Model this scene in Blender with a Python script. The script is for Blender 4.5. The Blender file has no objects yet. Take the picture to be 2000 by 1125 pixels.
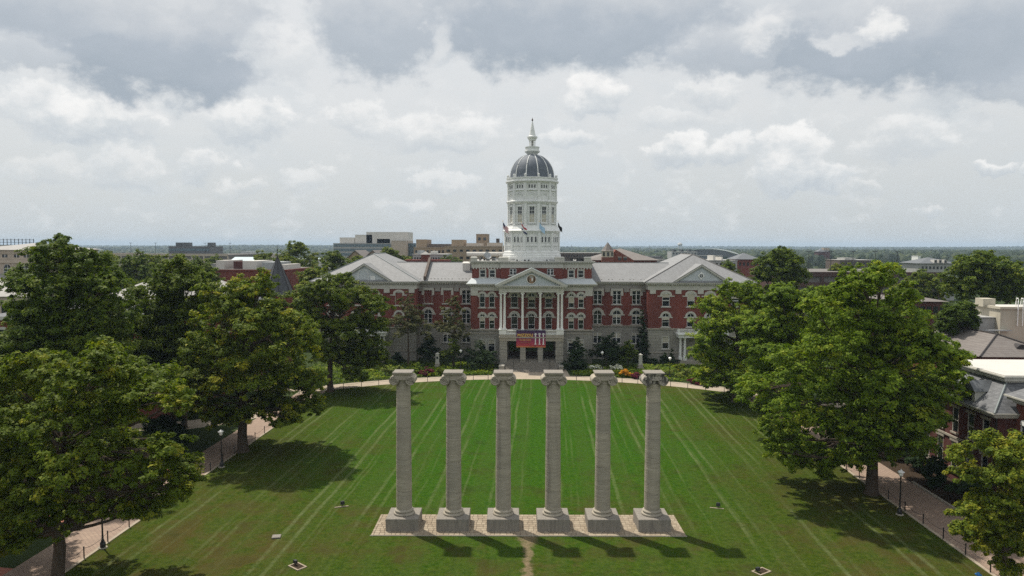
import bpy, bmesh, math, random
import numpy as np
from mathutils import Vector, Matrix

random.seed(7)
S = bpy.context.scene
COL = S.collection
R = math.radians

# ------------------------------------------------------------------ camera
F = 1420.0            # focal length in pixels of a 2000 px wide frame
CAM = Vector((0.0, 0.0, 24.0))
YAW, PITCH, ROLL = R(1.80), R(3.325), R(0.12)
cam_data = bpy.data.cameras.new('camera')
cam_data.sensor_width = 36.0
cam_data.lens = 36.0 * F / 2000.0
cam_data.clip_end = 40000
cam_data.clip_start = 0.5
cam = bpy.data.objects.new('camera', cam_data)
cam.location = CAM
CROT = (Matrix.Rotation(YAW, 3, 'Z') @ Matrix.Rotation(math.pi / 2 - PITCH, 3, 'X') @ Matrix.Rotation(ROLL, 3, 'Z'))
cam.rotation_euler = CROT.to_euler()
COL.objects.link(cam)
S.camera = cam


def ray(px, py):
    return CROT @ Vector(((px - 1000.0) / F, (562.5 - py) / F, -1.0))


def at(px, py, Y):                      # point of the place on the vertical plane at distance Y
    d = ray(px, py)
    return CAM + d * (Y / d.y)


def gnd(px, py, z=0.0):                 # point of the place on the level z
    d = ray(px, py)
    return CAM + d * ((z - CAM.z) / d.z)


# ------------------------------------------------------------------ light
SUN_EL, SUN_AZ = R(60.0), R(-45.0)      # azimuth from +Y, positive towards +X
sun_data = bpy.data.lights.new('sun', 'SUN')
sun_data.energy = 4.7
sun_data.angle = R(1.2)
sun_data.color = (1.0, 0.93, 0.82)
sun = bpy.data.objects.new('sun', sun_data)
sdir = Vector((math.sin(SUN_AZ) * math.cos(SUN_EL), math.cos(SUN_AZ) * math.cos(SUN_EL), math.sin(SUN_EL)))
sun.rotation_euler = sdir.to_track_quat('Z', 'Y').to_euler()
sun.location = (0, 0, 120)
COL.objects.link(sun)

S.view_settings.view_transform = 'Standard'
S.view_settings.look = 'None'
S.view_settings.exposure = 0.0
S.view_settings.gamma = 1.0
S.view_settings.use_curve_mapping = False
S.render.engine = 'CYCLES'
S.cycles.max_bounces = 6
S.cycles.diffuse_bounces = 3
S.cycles.glossy_bounces = 2
S.cycles.transmission_bounces = 3
S.cycles.transparent_max_bounces = 6
S.cycles.volume_bounces = 0
S.cycles.caustics_reflective = False
S.cycles.caustics_refractive = False
S.cycles.sample_clamp_indirect = 4.0
S.cycles.use_denoising = False

# ------------------------------------------------------------------ sky with clouds
world = bpy.data.worlds.new('World')
S.world = world
world.use_nodes = True
WN, WL = world.node_tree.nodes, world.node_tree.links
WN.clear()


class NG:
    """short hand for building node trees"""
    def __init__(s, tree):
        s.n, s.l = tree.nodes, tree.links

    def put(s, sock, v):
        if isinstance(v, bpy.types.NodeSocket):
            s.l.new(v, sock)
        elif v is not None:
            sock.default_value = v

    def math(s, op, a, b=None, c=None, clamp=False):
        n = s.n.new('ShaderNodeMath'); n.operation = op; n.use_clamp = clamp
        s.put(n.inputs[0], a); s.put(n.inputs[1], b)
        if c is not None: s.put(n.inputs[2], c)
        return n.outputs[0]

    def vmath(s, op, a, b=None):
        n = s.n.new('ShaderNodeVectorMath'); n.operation = op
        s.put(n.inputs[0], a)
        if b is not None: s.put(n.inputs[1], b)
        return n.outputs['Value'] if op in ('LENGTH', 'DOT_PRODUCT') else n.outputs[0]

    def noise(s, vec, scale, detail=4, rough=0.55, out='Fac', dist=0.0):
        n = s.n.new('ShaderNodeTexNoise')
        s.put(n.inputs['Vector'], vec)
        n.inputs['Scale'].default_value = scale; n.inputs['Detail'].default_value = detail
        n.inputs['Roughness'].default_value = rough; n.inputs['Distortion'].default_value = dist
        return n.outputs[out]

    def rng(s, v, a, b, c=0.0, d=1.0, smooth=False):
        n = s.n.new('ShaderNodeMapRange')
        n.interpolation_type = 'SMOOTHSTEP' if smooth else 'LINEAR'
        s.put(n.inputs[0], v)
        for i, x in enumerate((a, b, c, d)): n.inputs[i + 1].default_value = x
        return n.outputs[0]

    def mix(s, f, a, b, mode='MIX'):
        n = s.n.new('ShaderNodeMix'); n.data_type = 'RGBA'; n.blend_type = mode
        s.put(n.inputs[0], f)
        for k, v in ((6, a), (7, b)):
            if isinstance(v, (tuple, list)): v = (v[0], v[1], v[2], 1.0)
            s.put(n.inputs[k], v)
        return n.outputs[2]

    def ramp(s, f, stops):
        n = s.n.new('ShaderNodeValToRGB')
        s.put(n.inputs[0], f)
        e = n.color_ramp.elements
        while len(e) < len(stops): e.new(0.5)
        for k, (p, c) in zip(e, stops):
            k.position = p; k.color = (c[0], c[1], c[2], 1)
        return n.outputs[0]

    def comb(s, x, y, z):
        n = s.n.new('ShaderNodeCombineXYZ')
        for i, v in enumerate((x, y, z)): s.put(n.inputs[i], v)
        return n.outputs[0]

    def sep(s, v):
        n = s.n.new('ShaderNodeSeparateXYZ'); s.put(n.inputs[0], v)
        return n.outputs


g = NG(world.node_tree)
tc = WN.new('ShaderNodeTexCoord').outputs['Generated']
dx, dy, dz = g.sep(tc)
az = g.math('ARCTAN2', dx, dy)
el = g.math('ARCSINE', dz)
uv = g.comb(az, el, 0.0)
# wobble gives the cloud masses ragged, billowing edges
w1 = g.noise(g.vmath('MULTIPLY', tc, (1, 1, 1.5)), 6.0, 3, 0.5, 'Color')
w1 = g.vmath('MULTIPLY', g.vmath('SUBTRACT', w1, (.5, .5, .5)), (.13, .06, 0))
w2 = g.noise(tc, 19.0, 8, 0.62, 'Color')
w2 = g.vmath('MULTIPLY', g.vmath('SUBTRACT', w2, (.5, .5, .5)), (.08, .06, 0))
uvw = g.vmath('ADD', uv, g.vmath('ADD', w1, w2))
uvs = g.vmath('ADD', uv, g.vmath('MULTIPLY', w2, (1.1, 1.1, 0)))


def clouds(rows, hard, coord):
    """mask of cloud masses and how high up in its own mass each point lies (-1 base .. 1 top)"""
    tot = wsum = ysum = opa = None
    for (cx, cy, rx, ry, w) in rows:
        a = math.atan((cx - 1045) / F); e = math.atan((480 - cy) / F * math.cos(a))
        n = g.vmath('DIVIDE', g.vmath('SUBTRACT', coord, (a, e, 0)), (rx / F, ry / F, 1))
        m = g.rng(g.vmath('LENGTH', n), 1.0 + hard, 1.0 - hard, 0.0, 1.0, True)
        y = g.math('MULTIPLY', m, g.sep(n)[1])
        mw = g.math('MULTIPLY', m, w)
        opa = mw if opa is None else g.math('MAXIMUM', opa, mw)
        tot = m if tot is None else g.math('MAXIMUM', tot, m)
        wsum = m if wsum is None else g.math('ADD', wsum, m)
        ysum = y if ysum is None else g.math('ADD', ysum, y)
    return tot, g.math('DIVIDE', ysum, g.math('ADD', wsum, .02)), g.math('DIVIDE', opa, g.math('ADD', tot, .01))


dark, dark_y, dark_o = clouds([
    (150, 10, 300, 75, .9), (300, 105, 160, 80, 1.0), (40, 100, 75, 26, .6), (750, 50, 130, 95, .85),
    (1120, 35, 290, 98, 1.0), (1430, 120, 130, 46, .8), (1740, 95, 240, 78, 1.0), (1930, 60, 200, 110, .95), (1970, 170, 90, 30, .65),
    (1580, 60, 120, 60, .6), (1500, 10, 90, 40, .4)], .55, uvw)
cum, cum_y, cum_o = clouds([
    (175, 232, 105, 42, .9), (490, 240, 85, 38, .75), (700, 232, 60, 34, .55), (860, 262, 130, 42, .6), (1165, 190, 62, 38, .85),
    (1120, 275, 62, 22, .5), (1310, 298, 52, 32, .85), (1415, 300, 50, 30, .75), (1540, 290, 60, 42, .85), (1555, 340, 85, 34, .9),
    (1690, 60, 42, 26, .8), (1590, 108, 28, 12, .4), (1740, 275, 80, 36, .5), (1920, 320, 34, 16, .75), (1990, 335, 20, 16, .6), (380, 325, 46, 36, .6),
    (225, 330, 60, 36, .5), (80, 330, 60, 30, .35), (590, 352, 60, 26, .4), (860, 358, 66, 20, .4), (60, 200, 70, 30, .6), (1830, 200, 70, 26, .5),
    (1480, 70, 80, 40, .6), (1810, 405, 26, 12, .5), (1390, 185, 60, 30, .6), (560, 100, 70, 50, .4), (870, 90, 26, 44, .5), (640, 25, 60, 26, .4),
    (820, 405, 40, 14, .3), (470, 370, 40, 16, .35), (1660, 370, 40, 14, .35), (1300, 240, 70, 20, .35)], .6, uvs)
# same kind of cloud all round, out of the frame too
fb = g.noise(g.vmath('MULTIPLY', tc, (2.2, 2.2, 5.5)), 1.6, 8, 0.6)
rest = g.math('MULTIPLY', g.rng(fb, .50, .66, 0, .8, True), g.rng(g.math('ABSOLUTE', g.math('SUBTRACT', az, -0.03)), .66, .95, 0, 1, True))
rest = g.math('MULTIPLY', rest, g.rng(el, .10, .35, 0, 1, True))
fine = g.noise(g.vmath('MULTIPLY', tc, (1, 1, 1.8)), 9.0, 8, 0.62)
finer = g.noise(g.vmath('MULTIPLY', tc, (1, 1, 1.6)), 26.0, 7, 0.62)
sky = WN.new('ShaderNodeTexSky')
sky.sky_type = 'NISHITA'; sky.sun_disc = False
sky.sun_elevation = SUN_EL; sky.sun_rotation = SUN_AZ
sky.air_density = 1.0; sky.dust_density = 3.0; sky.altitude = 250
veil = g.ramp(g.rng(el, 0.0, .36), [(0.0, (6.1, 6.55, 6.75)), (.22, (6.9, 7.15, 7.2)), (.5, (7.9, 8.0, 7.95)), (1.0, (8.3, 8.4, 8.4))])
base = g.mix(.88, sky.outputs[0], veil)
base = g.mix(g.rng(fine, .40, .66, 0, .42, True), base, (6.5, 7.0, 7.35))
base = g.mix(g.rng(finer, .52, .72, 0, .30, True), base, (8.9, 8.95, 8.9))
cy = g.math('ADD', cum_y, g.math('MULTIPLY', g.math('SUBTRACT', finer, .5), 2.4))
ccol = g.ramp(g.rng(cy, -.8, .75), [(0.0, (5.6, 6.1, 6.55)), (.4, (6.9, 7.25, 7.45)), (.75, (9.0, 9.0, 8.9)), (1.0, (9.9, 9.8, 9.6))])
edge = g.math('ADD', g.math('MULTIPLY', g.math('SUBTRACT', finer, .5), 1.7), g.math('MULTIPLY', g.math('SUBTRACT', fine, .5), .8))
cm = g.math('MULTIPLY', g.rng(g.math('ADD', cum, edge), .24, .80, 0, 1, True), g.math('MULTIPLY', cum_o, g.rng(cum, 0, .3, 0, 1)))
base = g.mix(g.math('MULTIPLY', cm, .96), base, ccol)
dyy = g.math('ADD', dark_y, g.math('MULTIPLY', g.math('SUBTRACT', fine, .5), 1.9))
dcol = g.ramp(g.rng(dyy, -.85, .95), [(0.0, (3.75, 4.35, 5.0)), (.35, (4.4, 4.95, 5.6)), (.7, (5.8, 6.15, 6.55)), (1.0, (7.6, 7.75, 7.85))])
dk = g.rng(g.math('ADD', dark, g.math('MULTIPLY', edge, .75)), .14, .78, 0, 1, True)
dk = g.math('MULTIPLY', dk, g.math('MULTIPLY', dark_o, g.rng(dark, 0, .25, 0, 1)))
# bright breaks inside the dark deck
brk_, brk_y, brk_o = clouds([(1690, 62, 34, 20, 1.0), (1635, 88, 62, 15, .5), (1480, 75, 60, 26, .55), (862, 92, 26, 34, .5)], .85, uvs)
brk_ = g.math('MULTIPLY', g.rng(g.math('ADD', brk_, g.math('MULTIPLY', edge, .8)), .2, .95, 0, .8, True), g.math('MULTIPLY', brk_o, g.rng(brk_, 0, .25, 0, 1)))
dk = g.math('MULTIPLY', dk, g.math('SUBTRACT', 1.0, g.math('MULTIPLY', brk_, .95)))
base = g.mix(g.math('MULTIPLY', dk, .96, None, True), base, dcol)
base = g.mix(g.math('MULTIPLY', brk_, g.rng(finer, .35, .6, .15, .85)), base, (9.2, 9.15, 9.0))
base = g.mix(rest, base, (4.6, 5.1, 5.7))
bg = WN.new('ShaderNodeBackground')
bg.inputs['Strength'].default_value = 0.1
WL.new(base, bg.inputs['Color'])
wo = WN.new('ShaderNodeOutputWorld')
WL.new(bg.outputs[0], wo.inputs['Surface'])
world.cycles.sampling_method = 'MANUAL'
world.cycles.sample_map_resolution = 512

# ------------------------------------------------------------------ materials
MAT = {}


def newmat(name):
    m = bpy.data.materials.new(name); m.use_nodes = True
    t = m.node_tree; t.nodes.clear()
    G = NG(t)
    out = t.nodes.new('ShaderNodeOutputMaterial')
    p = t.nodes.new('ShaderNodeBsdfPrincipled')
    t.links.new(p.outputs[0], out.inputs[0])
    MAT[name] = m
    return m, G, p, out


def pos(G, which='Object'):
    return G.n.new('ShaderNodeTexCoord').outputs[which]


def wpos(G):
    return G.n.new('ShaderNodeNewGeometry').outputs['Position']


def setbump(G, p, h, strength, dist):
    b = G.n.new('ShaderNodeBump'); b.inputs['Strength'].default_value = strength; b.inputs['Distance'].default_value = dist
    G.l.new(h, b.inputs['Height']); G.l.new(b.outputs[0], p.inputs['Normal'])


def plain(name, col, rough=.8, var=.25, scale=1.2, bump=0.0, spec=.3, metal=0.0, stretch=(1, 1, 1), grime=0.0):
    m, G, p, out = newmat(name)
    v = G.vmath('MULTIPLY', wpos(G), stretch)
    n = G.noise(v, scale, 6, .62)
    c = G.mix(G.rng(n, .28, .72), tuple(x * (1 - var) for x in col), tuple(min(1, x * (1 + var)) for x in col))
    if grime:
        n2 = G.noise(G.vmath('MULTIPLY', wpos(G), (2.2, 2.2, .35)), .9, 5, .6)
        c = G.mix(G.rng(n2, .5, .75, 0, grime, True), c, tuple(x * .45 for x in col))
    G.l.new(c, p.inputs['Base Color'])
    p.inputs['Roughness'].default_value = rough
    p.inputs['Specular IOR Level'].default_value = spec
    p.inputs['Metallic'].default_value = metal
    if bump:
        setbump(G, p, G.noise(v, scale * 7, 4, .6), bump, .05)
    return m


plain('limestone', (.36, .33, .275), .85, .14, 1.4, .25, grime=.35)
plain('pale_trim', (.50, .49, .44), .7, .10, 1.0, .1, grime=.25)
plain('white_paint', (.76, .77, .75), .5, .08, 1.0, .05, grime=.3)
plain('white_siding', (.50, .54, .55), .55, .06, 1.0)
plain('grey_trim', (.30, .285, .26), .8, .15, 1.0, .1, grime=.3)
plain('dark_metal', (.02, .022, .024), .45, .2, 3.0, 0, .5)
plain('black_paint', (.012, .012, .013), .4, .2, 3.0, 0, .5)
plain('grey_metal', (.35, .37, .38), .45, .15, 2.0, 0, .5, .4)
plain('cream_wall', (.50, .46, .37), .8, .08, .4, .05, grime=.25)
plain('grey_wall', (.36, .36, .35), .8, .12, .4, .05, grime=.3)
plain('beige_stone', (.46, .39, .32), .85, .12, .5, .1, grime=.2)
plain('tan_brick', (.33, .245, .165), .85, .12, .3, .1)
plain('white_roof', (.56, .54, .50), .7, .07, .3, .05, grime=.1)
plain('flat_roof', (.36, .36, .34), .85, .15, .3, .1, grime=.2)
plain('pale_blue_roof', (.42, .52, .55), .5, .08, .4)
plain('dark_wood', (.055, .022, .014), .55, .3, 2.0)
plain('brown_wall', (.11, .085, .07), .8, .2, 1.2, .1)
plain('slate_dark', (.055, .06, .07), .45, .35, 2.5, .2, .5)
plain('slate_blue', (.105, .115, .125), .5, .3, 2.2, .25, .5)
plain('hip_tile', (.035, .03, .03), .6, .2, 2.0)
plain('copper_grey', (.20, .23, .23), .5, .15, 1.5, 0, .5)
plain('bark', (.085, .066, .050), .95, .35, 3.0, .6, .1, stretch=(3, 3, .5))
plain('pine_bark', (.105, .078, .060), .95, .35, 3.0, .6, .1, stretch=(3, 3, .5))
plain('mulch', (.050, .036, .025), 1.0, .45, 4.0, .6, .05)
plain('gold', (.75, .50, .10), .5, .15, 3.0)
plain('bear_brown', (.10, .055, .030), .7, .2, 4.0)
plain('banner_orange', (.55, .25, .10), .6, .1, 4.0)
plain('rust_brown', (.30, .16, .09), .7, .2, 4.0)
plain('flag_red', (.42, .02, .035), .8, .08, 3.0)
plain('flag_white', (.75, .75, .75), .8, .05, 3.0)
plain('flag_navy', (.015, .022, .09), .8, .1, 3.0)
plain('flag_sky', (.42, .60, .78), .8, .08, 3.0)
plain('flag_black', (.012, .012, .012), .8, .1, 3.0)
plain('skin', (.45, .26, .18), .6, .08, 8.0)
plain('hair_brown', (.05, .03, .02), .7, .2, 8.0)
plain('shirt_orange', (.55, .20, .08), .85, .1, 6.0)
plain('cap_blue', (.05, .22, .55), .7, .1, 6.0)
plain('denim', (.06, .09, .16), .9, .2, 6.0)
plain('lamp_white', (.88, .88, .86), .4, .03, 3.0)
plain('brick_floor', (.36, .14, .10), .9, .22, 3.0, .2)
plain('asphalt_roof', (.16, .15, .14), .9, .2, .6, .1)
plain('step_stone', (.23, .21, .18), .9, .2, 1.5, .2)
plain('cable', (.03, .03, .03), .6, .1, 2.0)


def glassmat(name, col, rough):
    m, G, p, out = newmat(name)
    n = G.noise(wpos(G), .8, 2, .5)
    G.l.new(G.mix(G.rng(n, .3, .7), tuple(x * .6 for x in col), tuple(x * 1.4 for x in col)), p.inputs['Base Color'])
    p.inputs['Roughness'].default_value = rough
    p.inputs['Specular IOR Level'].default_value = .6


glassmat('glass', (.016, .020, .024), .08)
glassmat('glass_blue', (.09, .14, .17), .12)
plain('blind', (.50, .47, .38), .7, .1, 1.0)


def brickmat(name, a, b, scale=.9):
    m, G, p, out = newmat(name)
    w = wpos(G)
    x, y, z = G.sep(w)
    v = G.comb(G.math('ADD', x, y), z, 0.0)
    t = G.n.new('ShaderNodeTexBrick')
    G.put(t.inputs['Vector'], v)
    t.inputs['Scale'].default_value = 1.0
    t.inputs['Brick Width'].default_value = .24; t.inputs['Row Height'].default_value = .08
    t.inputs['Mortar Size'].default_value = .008; t.inputs['Bias'].default_value = -.1
    t.inputs['Color1'].default_value = (*a, 1); t.inputs['Color2'].default_value = (*b, 1)
    t.inputs['Mortar'].default_value = tuple(q * .5 + .12 for q in a) + (1,)
    n = G.noise(w, scale, 6, .65)
    n0 = G.noise(G.vmath('MULTIPLY', w, (1, 1, .5)), .22, 5, .6)
    c = G.mix(G.rng(n, .3, .7, 0, .6), t.outputs['Color'], tuple(q * .5 for q in a))
    c = G.mix(G.rng(n0, .42, .68, 0, .4), c, tuple(q * 1.35 for q in b))
    G.l.new(c, p.inputs['Base Color'])
    p.inputs['Roughness'].default_value = .88
    p.inputs['Specular IOR Level'].default_value = .2
    setbump(G, p, t.outputs['Fac'], -.3, .02)


brickmat('red_brick', (.165, .040, .029), (.215, .054, .038))
brickmat('dark_brick', (.095, .030, .025), (.13, .040, .032))
brickmat('brown_brick', (.070, .034, .028), (.095, .045, .036))
brickmat('orange_brick', (.21, .060, .038), (.26, .078, .05))


def ashlarmat(name, a, b, bw, rh):
    m, G, p, out = newmat(name)
    x, y, z = G.sep(wpos(G))
    t = G.n.new('ShaderNodeTexBrick')
    G.put(t.inputs['Vector'], G.comb(G.math('ADD', x, y), z, 0.0))
    t.inputs['Scale'].default_value = 1.0
    t.inputs['Brick Width'].default_value = bw; t.inputs['Row Height'].default_value = rh
    t.inputs['Mortar Size'].default_value = .025; t.inputs['Bias'].default_value = -.2
    t.inputs['Color1'].default_value = (*a, 1); t.inputs['Color2'].default_value = (*b, 1)
    t.inputs['Mortar'].default_value = tuple(q * .45 for q in a) + (1,)
    n = G.noise(G.vmath('MULTIPLY', wpos(G), (1, 1, .4)), 1.0, 6, .65)
    G.l.new(G.mix(G.rng(n, .35, .8, 0, .6), t.outputs['Color'], tuple(q * .6 for q in a)), p.inputs['Base Color'])
    p.inputs['Roughness'].default_value = .85
    setbump(G, p, t.outputs['Fac'], -.5, .05)


ashlarmat('ashlar', (.33, .315, .275), (.38, .36, .315), 1.5, .62)


def shinglemat(name, a, b, bw=.35, rh=.22, streak=.35):
    m, G, p, out = newmat(name)
    x, y, z = G.sep(wpos(G))
    t = G.n.new('ShaderNodeTexBrick')
    G.put(t.inputs['Vector'], G.comb(G.math('ADD', x, y), G.math('MULTIPLY', z, 1.0), 0.0))
    t.inputs['Scale'].default_value = 1.0
    t.inputs['Brick Width'].default_value = bw; t.inputs['Row Height'].default_value = rh
    t.inputs['Mortar Size'].default_value = .012; t.inputs['Bias'].default_value = 0
    t.inputs['Color1'].default_value = (*a, 1); t.inputs['Color2'].default_value = (*b, 1)
    t.inputs['Mortar'].default_value = tuple(q * .6 for q in a) + (1,)
    n = G.noise(G.vmath('MULTIPLY', wpos(G), (1.4, .5, .5)), .8, 7, .68)
    c = G.mix(G.rng(n, .35, .75, 0, streak), t.outputs['Color'], tuple(q * .55 for q in a))
    n2 = G.noise(wpos(G), 7.0, 4, .7)
    c = G.mix(G.rng(n2, .45, .75, 0, .35), c, tuple(min(1, q * 1.35) for q in b))
    G.l.new(c, p.inputs['Base Color'])
    p.inputs['Roughness'].default_value = .7
    setbump(G, p, t.outputs['Fac'], -.4, .03)


shinglemat('hall_slate', (.205, .208, .212), (.255, .26, .265))
shinglemat('pale_slate', (.26, .25, .235), (.31, .30, .285))
shinglemat('brown_shingle', (.145, .125, .115), (.185, .165, .15))
shinglemat('mansard_slate', (.115, .12, .13), (.19, .195, .205), .42, .26, .5)
shinglemat('dome_slate', (.098, .118, .145), (.145, .168, .200), .4, .25, .5)
shinglemat('turret_slate', (.055, .06, .07), (.085, .09, .10), .4, .25, .5)


def columnmat():
    m, G, p, out = newmat('column_stone')
    w = wpos(G)
    n1 = G.noise(G.vmath('MULTIPLY', w, (.5, .5, 4.5)), 1.3, 7, .66, dist=.4)
    n2 = G.noise(G.vmath('MULTIPLY', w, (.35, .35, 1.0)), .9, 4, .6)
    n3 = G.noise(w, 9.0, 5, .7)
    c = G.ramp(n1, [(.24, (.24, .21, .165)), (.42, (.355, .318, .25)), (.56, (.425, .382, .305)), (.75, (.50, .452, .37))])
    c = G.mix(G.rng(n2, .4, .7, 0, .4), c, (.26, .235, .20))
    c = G.mix(G.rng(n3, .5, .8, 0, .35), c, (.20, .18, .155))
    rnd = G.n.new('ShaderNodeObjectInfo').outputs['Random']
    c = G.mix(G.rng(rnd, 0, 1, 0, .32), c, (.25, .235, .205))
    st = G.noise(G.vmath('MULTIPLY', w, (2.6, 2.6, .22)), 1.0, 5, .6)
    c = G.mix(G.rng(st, .56, .72, 0, .38, True), c, (.16, .145, .12))
    G.l.new(c, p.inputs['Base Color'])
    p.inputs['Roughness'].default_value = .9
    p.inputs['Specular IOR Level'].default_value = .15
    setbump(G, p, G.math('ADD', n1, G.math('MULTIPLY', n3, .5)), .55, .06)
    # plinth: same stone, greyer with run-off streaks
    m, G, p, out = newmat('plinth_stone')
    w = wpos(G)
    n1 = G.noise(G.vmath('MULTIPLY', w, (3.5, 3.5, .5)), 1.5, 6, .65)
    n3 = G.noise(w, 6.0, 6, .7)
    c = G.mix(G.rng(n1, .35, .7), (.27, .245, .208), (.17, .155, .135))
    c = G.mix(G.rng(n3, .5, .8, 0, .5), c, (.10, .095, .088))
    G.l.new(c, p.inputs['Base Color']); p.inputs['Roughness'].default_value = .92
    setbump(G, p, n3, .5, .05)
    m, G, p, out = newmat('stained_stone')
    w = wpos(G)
    n1 = G.noise(G.vmath('MULTIPLY', w, (2.2, 2.2, .8)), 1.1, 6, .65)
    n3 = G.noise(w, 8.0, 5, .7)
    c = G.mix(G.rng(n3, .4, .75, 0, .6), (.40, .365, .31), (.24, .215, .185))
    c = G.mix(G.rng(n1, .44, .54, 0, .9, True), c, (.06, .055, .048))
    G.l.new(c, p.inputs['Base Color']); p.inputs['Roughness'].default_value = .92
    setbump(G, p, n3, .5, .05)


columnmat()


def pavermats():
    for i, c in enumerate([(.325, .27, .20), (.30, .245, .18), (.345, .29, .215), (.28, .228, .165)]):
        plain('paver_%d' % i, c, .9, .16, 5.0, .25, .15)
    plain('paver_bed', (.20, .17, .14), .95, .2, 5.0, .3, .1)


pavermats()


def leafmat(name, dark, mid, light, transl=.38):
    m, G, p, out = newmat(name)
    a = G.n.new('ShaderNodeAttribute'); a.attribute_name = 'tint'
    c = G.ramp(a.outputs['Fac'], [(0.0, dark), (.5, mid), (1.0, light)])
    G.l.new(c, p.inputs['Base Color'])
    p.inputs['Roughness'].default_value = .6
    p.inputs['Specular IOR Level'].default_value = .07
    tr = G.n.new('ShaderNodeBsdfTranslucent')
    k = transl * 1.45
    G.l.new(G.mix(1.0, c, (k * 1.0, k * 1.08, k * .45), 'MULTIPLY'), tr.inputs['Color'])
    ms = G.n.new('ShaderNodeAddShader')
    G.l.new(p.outputs[0], ms.inputs[0]); G.l.new(tr.outputs[0], ms.inputs[1])
    G.l.new(ms.outputs[0], out.inputs[0])


leafmat('leaf_oak', (.028, .046, .006), (.080, .112, .010), (.205, .195, .018))
leafmat('leaf_dark', (.022, .040, .006), (.062, .094, .010), (.155, .172, .017))
leafmat('leaf_elm', (.036, .066, .006), (.100, .150, .010), (.225, .235, .018))
leafmat('leaf_yellow', (.032, .054, .006), (.094, .128, .010), (.275, .240, .018))
leafmat('leaf_far', (.016, .026, .016), (.033, .050, .027), (.075, .090, .040), .15)
leafmat('leaf_pine', (.046, .052, .020), (.082, .086, .034), (.140, .128, .052), .2)
leafmat('leaf_yew', (.012, .024, .010), (.022, .042, .014), (.042, .066, .020), .12)
leafmat('leaf_lime', (.075, .110, .020), (.150, .180, .040), (.260, .260, .075))
leafmat('petal_red', (.030, .030, .012), (.12, .010, .030), (.20, .02, .055), .15)
leafmat('petal_gold', (.42, .18, .010), (.55, .27, .015), (.62, .36, .05), .2)
leafmat('petal_white', (.5, .5, .45), (.62, .62, .56), (.7, .7, .66), .2)


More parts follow.
